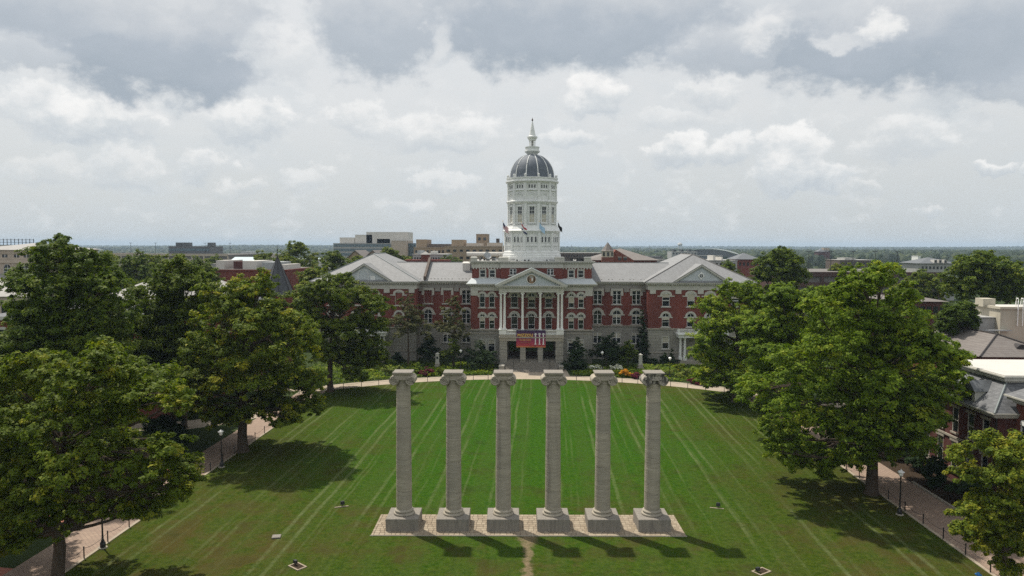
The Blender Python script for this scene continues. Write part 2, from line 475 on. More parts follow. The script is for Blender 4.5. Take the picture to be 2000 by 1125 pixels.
def lawnmat():
    m, G, p, out = newmat('lawn_grass')
    w = wpos(G)
    x, y, z = G.sep(w)
    big = G.noise(w, .045, 5, .6)
    med = G.noise(w, .35, 6, .65)
    fin = G.noise(w, 2.4, 8, .78)
    vfin = G.noise(G.vmath('MULTIPLY', w, (1, .55, 1)), 14.0, 4, .75)
    # greener in the middle of the quad beyond the columns, thin and dry round about them
    dxn = G.math('DIVIDE', G.math('ADD', x, 1.0), 19.0)
    dyn = G.math('DIVIDE', G.math('SUBTRACT', y, 98.0), 33.0)
    rr = G.math('SQRT', G.math('ADD', G.math('MULTIPLY', dxn, dxn), G.math('MULTIPLY', dyn, dyn)))
    rr = G.math('ADD', rr, G.math('MULTIPLY', G.math('SUBTRACT', med, .5), 1.2))
    rr = G.math('ADD', rr, G.math('MULTIPLY', G.math('SUBTRACT', big, .5), 1.6))
    lush = G.rng(rr, 1.75, .45, 0, 1, True)
    c = G.mix(G.rng(fin, .38, .62), (.028, .054, .004), (.078, .108, .012))
    g2 = G.mix(G.rng(fin, .36, .64), (.018, .074, .003), (.050, .130, .007))
    c = G.mix(lush, c, g2)
    dry = G.math('MULTIPLY', G.rng(G.math('ADD', G.math('MULTIPLY', big, .55), G.math('MULTIPLY', med, .5)), .50, .66, 0, .75, True), G.math('SUBTRACT', 1.05, lush))
    dry = G.math('MULTIPLY', dry, G.rng(y, 76.0, 58.0, .75, 1.5))
    c = G.mix(dry, c, (.090, .072, .020))
    dryf = G.math('MULTIPLY', G.rng(G.noise(w, 1.3, 6, .7), .52, .75, 0, .55, True), G.math('SUBTRACT', 1.15, lush))
    c = G.mix(dryf, c, (.125, .105, .038))
    c = G.mix(G.rng(med, .50, .70, 0, .4, True), c, (.022, .040, .010))
    # mower wheel tracks: pairs of pale lines down the quad
    wob = G.math('MULTIPLY', G.math('SUBTRACT', G.noise(w, .06, 3, .5), .5), .9)
    wob = G.math('ADD', wob, G.math('MULTIPLY', G.math('SUBTRACT', G.noise(w, 2.2, 3, .6), .5), .20))
    xs = G.math('ADD', G.math('SUBTRACT', x, G.math('MULTIPLY', y, .014)), wob)
    tot = None
    for per, off, wd, amp in ((5.5, 0.4, .17, 1.0), (5.5, 1.55, .17, 1.0), (5.5, 3.2, .11, .5), (7.3, 2.6, .11, .45)):
        fr = G.math('WRAP', G.math('SUBTRACT', xs, off), per / 2, -per / 2)
        l = G.rng(G.math('ABSOLUTE', fr), wd * 1.6, wd * .4, 0, amp, True)
        tot = l if tot is None else G.math('MAXIMUM', tot, l)
    brk = G.math('MULTIPLY', G.rng(G.noise(G.vmath('MULTIPLY', w, (.22, .05, 1)), 1.0, 4, .6), .36, .60, .12, 1.0, True), G.rng(G.noise(w, 1.8, 4, .7), .32, .62, .25, 1.0))
    nx = G.math('DIVIDE', x, 19.0); ny = G.math('DIVIDE', G.math('SUBTRACT', y, 54.0), 14.0)
    nr = G.math('ADD', G.math('SQRT', G.math('ADD', G.math('MULTIPLY', nx, nx), G.math('MULTIPLY', ny, ny))), G.math('MULTIPLY', G.math('SUBTRACT', med, .5), .8))
    near = G.rng(nr, .65, 1.15, 0.12, 1.0, True)
    tot = G.math('MULTIPLY', G.math('MULTIPLY', tot, brk), near)
    c = G.mix(G.math('MULTIPLY', tot, .66), c, (.175, .205, .090))
    lane = G.math('SINE', G.math('MULTIPLY', xs, 2 * math.pi / 3.6))
    c = G.mix(G.rng(lane, -.3, .5, 0, .16, True), c, (.085, .105, .03))
    # trodden path of bare soil in front of the platform
    px_ = G.math('ADD', G.math('SUBTRACT', x, -.45), G.math('MULTIPLY', G.math('SUBTRACT', G.noise(w, 1.4, 5, .65), .5), 1.3))
    wid = G.rng(y, 56.0, 60.0, .45, 1.35)
    path = G.math('MULTIPLY', G.rng(G.math('DIVIDE', G.math('ABSOLUTE', px_), wid), 1.15, .2, 0, .9, True), G.rng(y, 60.2, 60.0, 0, 1))
    path = G.math('MULTIPLY', path, G.rng(fin, .3, .62, .35, 1.0))
    c = G.mix(path, c, (.30, .215, .145))
    c = G.mix(G.rng(vfin, .36, .66, .0, .45), c, (.016, .026, .006))
    G.l.new(c, p.inputs['Base Color'])
    p.inputs['Roughness'].default_value = .9
    p.inputs['Specular IOR Level'].default_value = .03
    setbump(G, p, G.math('ADD', vfin, fin), .9, .10)


lawnmat()


def groundmat():
    m, G, p, out = newmat('outer_ground')
    w = wpos(G)
    n = G.noise(w, .25, 7, .65); f = G.noise(w, 4.0, 5, .7); b = G.noise(w, .004, 5, .6)
    c = G.mix(G.rng(n, .35, .65), (.024, .044, .012), (.050, .072, .020))
    c = G.mix(G.rng(b, .50, .62, 0, .5), c, (.060, .066, .034))
    c = G.mix(G.rng(f, .4, .75, 0, .5), c, (.018, .022, .010))
    G.l.new(c, p.inputs['Base Color']); p.inputs['Roughness'].default_value = .95
    p.inputs['Specular IOR Level'].default_value = .1
    setbump(G, p, f, .7, .08)
    m, G, p, out = newmat('concrete')
    w = wpos(G)
    n = G.noise(w, .4, 7, .65); f = G.noise(w, 6.0, 5, .7)
    c = G.mix(G.rng(n, .3, .7), (.32, .265, .20), (.40, .335, .255))
    c = G.mix(G.rng(f, .5, .8, 0, .3), c, (.30, .25, .20))
    t = G.n.new('ShaderNodeTexBrick'); G.put(t.inputs['Vector'], w)
    t.inputs['Scale'].default_value = 1.0; t.inputs['Brick Width'].default_value = 1.5; t.inputs['Row Height'].default_value = 1.5
    t.inputs['Mortar Size'].default_value = .02; t.offset = 0
    c = G.mix(G.math('MULTIPLY', t.outputs['Fac'], .5), c, (.22, .185, .15))
    G.l.new(c, p.inputs['Base Color']); p.inputs['Roughness'].default_value = .9
    setbump(G, p, f, .2, .02)
    m, G, p, out = newmat('brick_walk')
    w = wpos(G)
    t = G.n.new('ShaderNodeTexBrick'); G.put(t.inputs['Vector'], w)
    t.inputs['Scale'].default_value = 1.0; t.inputs['Brick Width'].default_value = .42; t.inputs['Row Height'].default_value = .22
    t.inputs['Mortar Size'].default_value = .018
    t.inputs['Color1'].default_value = (.37, .27, .20, 1); t.inputs['Color2'].default_value = (.30, .21, .16, 1)
    t.inputs['Mortar'].default_value = (.14, .11, .09, 1)
    n = G.noise(w, .7, 6, .65)
    G.l.new(G.mix(G.rng(n, .4, .75, 0, .4), t.outputs['Color'], (.20, .15, .12)), p.inputs['Base Color'])
    p.inputs['Roughness'].default_value = .9
    m, G, p, out = newmat('banner_cloth')
    z = G.sep(pos(G, 'Object'))[2]; x = G.sep(pos(G, 'Object'))[0]
    zz = G.math('ADD', G.rng(z, -1.75, 1.75), G.math('MULTIPLY', G.math('SUBTRACT', G.noise(wpos(G), .9, 4, .6), .5), .10))
    c = G.ramp(zz, [(0.0, (.62, .26, .07)), (.045, (.58, .20, .06)), (.09, (.42, .055, .06)), (.30, (.33, .03, .07)), (.55, (.20, .022, .10)), (.8, (.075, .022, .095)), (1.0, (.022, .020, .060))])
    G.l.new(c, p.inputs['Base Color']); p.inputs['Roughness'].default_value = .7


groundmat()


# ------------------------------------------------------------------ mesh helpers
class MB:
    """collects boxes, bars, prisms, lathes; build() links them as one mesh object"""
    def __init__(s):
        s.v, s.f, s.m = [], [], []

    def add(s, vs, fs, mi=0):
        o = len(s.v)
        s.v.extend([tuple(q) for q in vs])
        s.f.extend([tuple(i + o for i in q) for q in fs])
        s.m.extend([mi] * len(fs))
        return s

    def box(s, x0, x1, y0, y1, z0, z1, mi=0):
        return s.add([(x0, y0, z0), (x1, y0, z0), (x1, y1, z0), (x0, y1, z0), (x0, y0, z1), (x1, y0, z1), (x1, y1, z1), (x0, y1, z1)],
                     [(3, 2, 1, 0), (4, 5, 6, 7), (0, 1, 5, 4), (1, 2, 6, 5), (2, 3, 7, 6), (3, 0, 4, 7)], mi)

    def frustum(s, x0, x1, y0, y1, z0, X0, X1, Y0, Y1, z1, mi=0):
        return s.add([(x0, y0, z0), (x1, y0, z0), (x1, y1, z0), (x0, y1, z0), (X0, Y0, z1), (X1, Y0, z1), (X1, Y1, z1), (X0, Y1, z1)],
                     [(3, 2, 1, 0), (4, 5, 6, 7), (0, 1, 5, 4), (1, 2, 6, 5), (2, 3, 7, 6), (3, 0, 4, 7)], mi)

    def poly(s, pts, mi=0):
        return s.add(pts, [tuple(range(len(pts)))], mi)

    def prism_y(s, pts, y0, y1, mi=0):           # outline in x,z pushed along y
        n = len(pts)
        vs = [(x, y0, z) for x, z in pts] + [(x, y1, z) for x, z in pts]
        fs = [tuple(range(n)), tuple(range(2 * n - 1, n - 1, -1))]
        fs += [(i, i + n, (i + 1) % n + n, (i + 1) % n) for i in range(n)]
        return s.add(vs, fs, mi)

    def prism_z(s, pts, z0, z1, mi=0):           # outline in x,y pushed along z
        n = len(pts)
        vs = [(x, y, z0) for x, y in pts] + [(x, y, z1) for x, y in pts]
        fs = [tuple(range(n - 1, -1, -1)), tuple(range(n, 2 * n))]
        fs += [(i, (i + 1) % n, (i + 1) % n + n, i + n) for i in range(n)]
        return s.add(vs, fs, mi)

    def lathe(s, prof, seg, c=(0, 0, 0), phase=0.0, cap=True, mi=0):
        n = len(prof); vs = []
        for r, z in prof:
            for k in range(seg):
                a = phase + 2 * math.pi * k / seg
                vs.append((c[0] + r * math.cos(a), c[1] + r * math.sin(a), c[2] + z))
        fs = []
        for i in range(n - 1):
            for k in range(seg):
                k2 = (k + 1) % seg
                fs.append((i * seg + k, i * seg + k2, (i + 1) * seg + k2, (i + 1) * seg + k))
        if cap:
            fs.append(tuple(range(seg - 1, -1, -1)))
            fs.append(tuple((n - 1) * seg + k for k in range(seg)))
        return s.add(vs, fs, mi)

    def tube(s, pts, rad, seg=6, mi=0):
        pts = [Vector(p) for p in pts]; vs = []
        for i, p in enumerate(pts):
            d = (pts[min(i + 1, len(pts) - 1)] - pts[max(i - 1, 0)]).normalized()
            u = d.cross(Vector((0, 0, 1)) if abs(d.z) < .9 else Vector((1, 0, 0))).normalized()
            w = d.cross(u)
            r = rad[i] if isinstance(rad, (list, tuple)) else rad
            for k in range(seg):
                a = 2 * math.pi * k / seg
                vs.append(p + u * (r * math.cos(a)) + w * (r * math.sin(a)))
        fs = []
        for i in range(len(pts) - 1):
            for k in range(seg):
                k2 = (k + 1) % seg
                fs.append((i * seg + k, (i + 1) * seg + k, (i + 1) * seg + k2, i * seg + k2))
        fs.append(tuple(range(seg))); fs.append(tuple((len(pts) - 1) * seg + k for k in range(seg - 1, -1, -1)))
        return s.add(vs, fs, mi)

    def arch(s, r, R_, z, y0, y1, a0=0, a1=180, n=12, cx=0.0, mi=0):   # half ring in x,z
        for i in range(n):
            b0 = R(a0 + (a1 - a0) * i / n); b1 = R(a0 + (a1 - a0) * (i + 1) / n)
            q = [(cx + R_ * math.cos(b0), z + R_ * math.sin(b0)), (cx + R_ * math.cos(b1), z + R_ * math.sin(b1)),
                 (cx + r * math.cos(b1), z + r * math.sin(b1)), (cx + r * math.cos(b0), z + r * math.sin(b0))]
            s.prism_y(q, y0, y1, mi)
        return s

    def mesh(s, name, mat, smooth=False):
        me = bpy.data.meshes.new(name)
        me.from_pydata(s.v, [], s.f)
        mats = mat if isinstance(mat, (list, tuple)) else [mat]
        for q in mats: me.materials.append(MAT[q])
        if len(mats) > 1: me.polygons.foreach_set('material_index', s.m)
        bm = bmesh.new(); bm.from_mesh(me)
        bmesh.ops.recalc_face_normals(bm, faces=bm.faces)
        bm.to_mesh(me); bm.free()
        if smooth:
            me.polygons.foreach_set('use_smooth', [True] * len(me.polygons))
            me.set_sharp_from_angle(angle=R(40))
        me.update()
        return me

    def build(s, name, mat, parent=None, smooth=False, loc=None):
        return link(name, s.mesh(name, mat, smooth), parent, loc)


def link(name, me, parent=None, loc=None, rot=None, scale=None):
    o = bpy.data.objects.new(name, me)
    COL.objects.link(o)
    if parent is not None: o.parent = parent
    if loc is not None: o.location = loc
    if rot is not None: o.rotation_euler = rot
    if scale is not None: o.scale = scale
    return o


def thing(name, label, cat, loc=(0, 0, 0), rz=0.0, group=None):
    o = bpy.data.objects.new(name, None)
    o.empty_display_size = .3
    COL.objects.link(o); o.location = loc; o.rotation_euler = (0, 0, rz)
    return tag(o, label, cat, group)


def tag(o, label, cat, group=None, kind=None):
    o['label'] = label; o['category'] = cat
    if group: o['group'] = group
    if kind: o['kind'] = kind
    return o


def structure(o):
    o['kind'] = 'structure'
    return o


def copy_tree(o, parent=None):
    c = o.copy(); COL.objects.link(c); c.parent = parent
    for ch in list(o.children): copy_tree(ch, c)
    return c


def wall_holes(mb, x0, x1, z0, z1, holes, y, depth=.25, mi=0):
    """upright wall facing -y with rectangular openings and their reveals"""
    xs = sorted({x0, x1, *[min(max(h[0], x0), x1) for h in holes], *[min(max(h[1], x0), x1) for h in holes]})
    zs = sorted({z0, z1, *[min(max(h[2], z0), z1) for h in holes], *[min(max(h[3], z0), z1) for h in holes]})
    for i in range(len(xs) - 1):
        for k in range(len(zs) - 1):
            cx, cz = (xs[i] + xs[i + 1]) / 2, (zs[k] + zs[k + 1]) / 2
            if any(h[0] < cx < h[1] and h[2] < cz < h[3] for h in holes): continue
            mb.poly([(xs[i], y, zs[k]), (xs[i + 1], y, zs[k]), (xs[i + 1], y, zs[k + 1]), (xs[i], y, zs[k + 1])], mi)
    for xe in (x0, x1):
        mb.poly([(xe, y, z0), (xe, y, z1), (xe, y + depth + .06, z1), (xe, y + depth + .06, z0)], mi)
    for (a, b, c, d) in holes:
        yb = y + depth
        mb.poly([(a, y, c), (a, y, d), (a, yb, d), (a, yb, c)], mi); mb.poly([(b, y, c), (b, yb, c), (b, yb, d), (b, y, d)], mi)
        mb.poly([(a, y, d), (b, y, d), (b, yb, d), (a, yb, d)], mi); mb.poly([(a, y, c), (a, yb, c), (b, yb, c), (b, y, c)], mi)
        mb.poly([(a, yb, c), (a, yb, d), (b, yb, d), (b, yb, c)], mi)
    return mb


# ================================================================== GROUND
def sheet(name, pts, z, mat):
    mb = MB(); mb.poly([(x, y, z) for x, y in pts])
    return structure(mb.build(name, mat))


E = 13000
sheet('ground', [(-E, -400), (E, -400), (E, E), (-E, E)], -.02, 'outer_ground')

XL, XR = -34.4, 33.6          # inner edges of the two walks
ARC_C, ARC_R = (-.6, 74.8), 55.0


def arc_pts(r, xa, xb, n):
    out = []
    for i in range(n + 1):
        x = xa + (xb - xa) * i / n
        out.append((x, ARC_C[1] + math.sqrt(max(0, r * r - (x - ARC_C[0]) ** 2))))
    return out


# lawn: one sheet with a gently uneven surface
def lawn():
    arc = arc_pts(ARC_R, XL, XR, 40)
    xs = [XL + (XR - XL) * i / 40 for i in range(41)]
    vs, fs = [], []
    ny = 60
    for i, x in enumerate(xs):
        y1 = arc[i][1]
        for k in range(ny + 1):
            y = 20 + (y1 - 20) * k / ny
            e = min(1, min(i, 40 - i) / 3.0) * min(1, min(k, ny - k) / 4.0)
            z = .02 + e * .05 * (1 + math.sin(x * .23 + y * .11) * math.sin(y * .17 - x * .07))
            if abs(y - 62) < 5 and -16 < x < 15: z = .03
            vs.append((x, y, z))
    for i in range(40):
        for k in range(ny):
            a = i * (ny + 1) + k
            fs.append((a, a + ny + 1, a + ny + 2, a + 1))
    mb = MB(); mb.add(vs, fs)
    return structure(mb.build('lawn', 'lawn_grass', smooth=True))


lawn()

# walks
sheet('walk_left', [(-38.6, 20), (XL, 20), (XL, 118.2), (-38.6, 118.2)], -.004, 'brick_walk')
sheet('walk_right', [(XR, 20), (38.4, 20), (38.4, 118.2), (XR, 118.2)], -.004, 'brick_walk')
mb = MB()
a, b = arc_pts(ARC_R, -38.6, 38.4, 40), arc_pts(ARC_R + 4.2, -38.6, 38.4, 40)
for i in range(40):
    mb.poly([(a[i][0], a[i][1], .004), (a[i + 1][0], a[i + 1][1], .004), (b[i + 1][0], b[i + 1][1], .004), (b[i][0], b[i][1], .004)])
structure(mb.build('walk_curved', 'concrete'))
sheet('plaza', [(-7.4, 132.5), (6.6, 132.5), (6.1, 141), (-7.0, 141)], .008, 'concrete')
sheet('path_branch_left', [(-75, 92), (-52, 91.2), (-45, 92.5), (-41, 95.5), (-38.6, 99), (-38.6, 108), (-43, 100.5), (-48, 96.5), (-54, 95), (-75, 95.6)], -.008, 'concrete')
sheet('path_branch_back', [(-60, 117.5), (-38, 117.5), (-38, 124.5), (-60, 126)], -.008, 'concrete')
sheet('path_branch_right', [(38.3, 104), (52, 108), (52, 112), (38.3, 112)], -.008, 'concrete')
for i, q in enumerate([[(-46.5, 40), (-38.6, 40), (-38.6, 51.5), (-46.5, 52.5)], [(-44.5, 60.5), (-38.6, 60.5), (-38.6, 66), (-44.5, 66.5)],
                       [(-47, 71), (-38.6, 71), (-38.6, 79), (-47, 78)]]):
    sheet('brick_pad', q, .0, 'brick_floor')
mb = MB()
mb.box(XL - .14, XL + .14, 20, 116.8, -.01, .07); structure(mb.build('kerb_left', 'concrete'))
mb = MB()
mb.box(XR - .14, XR + .14, 20, 116.8, -.01, .07); structure(mb.build('kerb_right', 'concrete'))
sheet('bed_soil_left', [(-46, 124.9), (-38, 123.5), (-30, 128.3), (-20, 131.6), (-10, 133.6), (-7.5, 134), (-7.2, 150), (-46, 153)], -.012, 'outer_ground')
sheet('bed_soil_right', [(46, 124.9), (37.6, 123.5), (28.8, 128.3), (19, 131.6), (9, 133.6), (6.7, 134), (6.2, 150), (46, 153)], -.012, 'outer_ground')
sheet('bed_soil_walk', [(38.4, 44), (43.2, 44), (43.2, 90), (38.4, 90)], -.008, 'mulch')
mb = MB(); mb.box(38.4, 38.62, 44, 74, -.01, .16); structure(mb.build('bed_kerb', 'limestone'))

# ================================================================== PLATFORM AND SIX COLUMNS
P1, P6 = gnd(785.0, 1040.0), gnd(1278.7, 1041.2)      # middle of the front foot of the outer plinths
rowv = (P6 - P1); ROWA = math.atan2(rowv.y, rowv.x)
rowd = rowv.normalized(); rown = Vector((-rowd.y, rowd.x, 0))
PL = 2.72                                             # plinth side
centre0 = P1 + rown * PL / 2
platform = thing('paved_platform', 'long low platform of tan square pavers under the six stone columns', 'platform', (0, 0, 0))
pm = (P1 + P6) / 2 + rown * 1.55
platform.location = (pm.x, pm.y, 0); platform.rotation_euler = (0, 0, ROWA)
HW, HD = 13.05, 2.32
MB().box(-HW, HW, -HD, HD, -.02, .055).build('bed', 'paver_bed', platform)
MB().box(-HW - .06, HW + .06, -HD - .06, -HD, -.02, .085).build('edge_strip', 'limestone', platform)
rp = random.Random(3)
pav_me = {}
cells = []
rows = 10
rd = 2 * HD / rows
for r in range(rows):
    x = -HW
    y = -HD + r * rd
    first = True
    while x < HW - .05:
        w = rp.choice((.36, .45, .45, .56)) if not first else rp.choice((.22, .36, .45))
        first = False
        if HW - (x + w) < .18: w = HW - x
        cells.append((x, y, min(w, HW - x), rd)); x += w
under = lambda x, y, w, d: any(abs((x + w / 2) - (-10.4 + 20.8 * k / 5)) < PL / 2 - .3 and abs(y + d / 2 - (-.19)) < PL / 2 - .3 for k in range(6))
vis = [c for c in cells if not under(*c)]
vis.sort(key=lambda c: (c[1], abs(c[0])))
rest_mb = MB()
for i, (x, y, w, d) in enumerate(vis):
    if i < 300:
        key = (round(w, 2), rp.randint(0, 3))
        if key not in pav_me:
            q = MB(); q.frustum(-w / 2 + .008, w / 2 - .008, -d / 2 + .008, d / 2 - .008, 0, -w / 2 + .022, w / 2 - .022, -d / 2 + .022, d / 2 - .022, .045)
            pav_me[key] = q.mesh('paver', 'paver_%d' % key[1])
        link('paver', pav_me[key], platform, (x + w / 2, y + d / 2, .055 + rp.uniform(-.006, .006)))
    else:
        rest_mb.frustum(x + .008, x + w - .008, y + .008, y + d - .008, .055, x + .022, x + w - .022, y + .022, y + d - .022, .1, rp.randint(0, 3))
o = rest_mb.build('back_pavers', ['paver_0', 'paver_1', 'paver_2', 'paver_3'], platform); o['kind'] = 'stuff'


def spiral_relief(mb, cx, cz, r, y, mi=0):
    """volute: disc with a raised scroll on its face and an eye"""
    n = 28
    ring = [(cx + r * math.cos(2 * math.pi * k / n), cz + r * math.sin(2 * math.pi * k / n)) for k in range(n)]
    mb.prism_y(ring, y, -y, mi)
    pts = []
    for s_ in (-1,):
        for k in range(46):
            t = k / 45; a = R(80) + t * 2 * math.pi * 2.4 * (1 if cx < 0 else -1)
            rr_ = r * (.93 - .75 * t)
            pts.append((cx + rr_ * math.cos(a), y - .012, cz + rr_ * math.sin(a)))
    mb.tube(pts, [.075 * r / .36 * (1 - .55 * k / 45) for k in range(46)], 5, mi)
    mb.lathe([(.001, -.05), (.06, -.03), (.07, .02)], 10, (0, 0, 0), mi=mi) if False else None
    mb.box(cx - .035, cx + .035, y - .05, y, cz - .035, cz + .035, mi)


def stone_column(i, loc):
    words = ['leftmost of the six tall columns, with its top cap weathered pale',
             'second tall column from the left in the row of six',
             'third tall column from the left, its base moulding chipped on the right',
             'third tall column from the right in the row of six',
             'second tall column from the right in the row of six',
             'rightmost tall column, its scroll capital streaked with a black stain'][i]
    t = thing('stone_column', words, 'column', loc, ROWA, 'row of six freestanding limestone columns')
    rr = random.Random(50 + i)
    h = PL / 2
    b = .035
    MB().frustum(-h, h, -h, h, .055, -h, h, -h, h, 1.10).frustum(-h, h, -h, h, 1.10, -h + b, h - b, -h + b, h - b, 1.14).build('plinth', 'plinth_stone', t)
    z0 = 1.14
    prof = [(.92, 0), (.955, .03), (.965, .085), (.93, .15), (.86, .175), (.815, .20), (.79, .25), (.80, .285), (.85, .30), (.865, .34), (.84, .39), (.77, .41), (.735, .44), (.70, .50)]
    MB().lathe([(r_ * .94, z_) for r_, z_ in prof], 40, (0, 0, z0)).build('base_moulding', 'column_stone', t, True)
    # shaft of separate drums with slight entasis, joints cut in
    zb, zt = z0 + .50, 12.42
    cuts = [0] + sorted([rr.uniform(.12, .17), rr.uniform(.33, .42), rr.uniform(.55, .66), rr.uniform(.79, .88)]) + [1.0]
    rad = lambda q: .665 - .085 * q ** 1.6
    for a, c in zip(cuts, cuts[1:]):
        za, zc = zb + (zt - zb) * a, zb + (zt - zb) * c
        n = max(4, int((zc - za) / .22)); pr = [(rad(a) - .022, 0), (rad(a), .016)]
        for k in range(1, n):
            q = a + (c - a) * k / n
            pr.append((rad(q) + rr.uniform(-.005, .006), (zc - za) * k / n))
        pr += [(rad(c), zc - za - .016), (rad(c) - .022, zc - za)]
        MB().lathe(pr, 36, (0, 0, za)).build('drum', 'column_stone', t, True)
    stone = 'stained_stone' if i == 5 else 'column_stone'
    cap = MB()
    cap.lathe([(.585, 0), (.61, .02), (.61, .06), (.575, .08), (.575, .36), (.60, .40), (.68, .46), (.72, .54), (.70, .62)], 36, (0, 0, 12.42))
    co = cap.build('capital', stone, t, True)
    v = MB()
    for y in (-.77,):
        spiral_relief(v, -.68, 12.71, .40, y); spiral_relief(v, .68, 12.71, .40, y)
    v.box(-.68, .68, -.70, .70, 12.84, 13.09); v.box(-.42, .42, -.74, .74, 12.76, 12.84)
    link('volute_scroll', v.mesh('volute', stone, True), co)
    ab = MB()
    ab.frustum(-.70, .70, -.66, .66, 13.09, -.76, .76, -.72, .72, 13.20)
    ab.box(-.72, .72, -.68, .68, 13.20, 13.23)
    ab.frustum(-.79, .79, -.76, .76, 13.23, -.82, .82, -.80, .80, 13.36)
    ab.build('abacus', stone, t)
    MB().frustum(-.83, .83, -.81, .81, 13.36, -.80, .80, -.78, .78, 13.41).build('lead_cap', 'plinth_stone', t)
    return t


for i in range(6):
    c = P1.lerp(P6, i / 5) + rown * PL / 2
    stone_column(i, (c.x, c.y, 0))


# ================================================================== FENCES, LAMPS, LIGHTS ON THE LAWN
def chain_fence(label, pts, h=.95):
    t = thing('chain_fence', label, 'fence', (pts[0][0], pts[0][1], 0), 0, 'low post and chain fences round the lawn')
    ox, oy = pts[0]
    pm_ = MB().lathe([(.075, 0), (.075, .04), (.048, .06), (.048, h - .06), (.06, h - .05), (.055, h - .01), (.02, h + .01)], 8).mesh('post', 'black_paint')
    for (x, y) in pts:
        link('post', pm_, t, (x - ox, y - oy, .02))
    for (x, y), (X, Y) in zip(pts, pts[1:]):
        q = []
        for k in range(9):
            s_ = k / 8
            q.append((x - ox + (X - x) * s_, y - oy + (Y - y) * s_, h - .12 - .22 * (1 - (2 * s_ - 1) ** 2)))
        MB().tube(q, .016, 4).build('chain', 'black_paint', t)


chain_fence('post and chain fence along the concrete walk on the left', [(XL, 44 + 3.1 * k) for k in range(24)])
chain_fence('post and chain fence along the brick walk on the right', [(XR, 44 + 3.1 * k) for k in range(24)])
arc = arc_pts(ARC_R - .2, -32, 31.2, 24)
chain_fence('post and chain fence along the curved walk, left of the hall steps', [p for p in arc if p[0] < -6])
chain_fence('post and chain fence along the curved walk, right of the hall steps', [p for p in arc if p[0] > 5])


def street_lamp(label, loc, h=4.1):
    t = thing('street_lamp', label, 'lamp', loc, 0, 'black post lamps with white tops round the quad')
    MB().lathe([(.34, 0), (.34, .10), (.30, .12)], 12).build('footing', 'limestone', t)
    MB().lathe([(.21, .12), (.21, .45), (.17, .52), (.12, .60), (.13, .66), (.085, .74), (.065, 1.2), (.055, h - .75), (.085, h - .72), (.06, h - .66), (.11, h - .58)], 12).build('post', 'black_paint', t, True)
    MB().lathe([(.10, h - .58), (.16, h - .50), (.19, h - .30), (.17, h - .20)], 12).build('globe', 'lamp_white', t, True)
    MB().lathe([(.30, h - .21), (.31, h - .18), (.17, h - .05), (.05, h), (.03, h + .08)], 14).build('cap', 'lamp_white', t, True)


for px, py, lab in [(201, 1071, 'tall black post lamp standing nearest on the left, among the front tree branches'),
                    (433, 913, 'black post lamp on the left beside a thick trunk'),
                    (1757, 1006, 'black post lamp beside the brick walk on the right'),
                    (1308, 739, 'black post lamp in the pale grasses right of the stone obelisk'),
                    (900, 722, 'black post lamp in dark shrubs left of the portico'),
                    (1176, 726, 'black post lamp in the dark shrubs right of the portico')]:
    p = gnd(px, py)
    street_lamp(lab, (p.x, p.y, 0), 4.1 if py > 800 else 3.9)


def light_pit(label, p, rz):
    t = thing('floodlight_pit', label, 'floodlight', (p.x, p.y, 0), rz, 'sunken floodlights in the near lawn')
    a, b = .62, .42
    m = MB()
    m.box(-a, a, -b, -b + .11, -.01, .11); m.box(-a, a, b - .11, b, -.01, .11)
    m.box(-a, -a + .11, -b + .11, b - .11, -.01, .11); m.box(a - .11, a, -b + .11, b - .11, -.01, .11)
    m.build('stone_frame', 'paver_0', t)
    MB().box(-a + .11, a - .11, -b + .11, b - .11, .035, .06).build('pit_floor', 'mulch', t)
    m = MB(); m.box(-.16, .16, -.10, .10, .20, .44); m.build('lamp_head', 'dark_metal', t, loc=(-.35, .05, 0))
    MB().tube([(-.35, .05, .05), (-.35, .05, .26)], .03, 6).build('bracket', 'dark_metal', t)


light_pit('sunken floodlight in a stone frame at the bottom left of the lawn', gnd(581, 1108), R(-38))
light_pit('sunken floodlight in a stone frame at the bottom right of the lawn', gnd(1487, 1118), R(35))


def bar_light(label, p, rz):
    t = thing('floodlight', label, 'floodlight', (p.x, p.y, 0), rz, 'small floodlights on pale bars beside the columns')
    MB().box(-.62, .62, -.06, .06, .06, .14).build('bar', 'paver_2', t)
    m = MB(); m.frustum(-.2, .2, -.13, .13, .26, -.16, .16, -.10, .10, .56); m.build('lamp_head', 'dark_metal', t, loc=(.12, .2, 0))
    MB().tube([(.12, .2, .07), (.12, .2, .28)], .035, 6).build('bracket', 'dark_metal', t)


bar_light('small floodlight on a pale bar left of the columns', gnd(667, 992), R(22))
bar_light('small floodlight on a pale bar right of the columns', gnd(1400, 995), R(-14))
p = gnd(540, 1050)
t = thing('access_cover', 'flat grey square access cover set in the left lawn', 'cover', (p.x, p.y, 0), R(12))
MB().box(-.34, .34, -.34, .34, .06, .135).build('rim', 'plinth_stone', t)
MB().box(-.28, .28, -.28, .28, .135, .145).build('lid', 'plinth_stone', t)


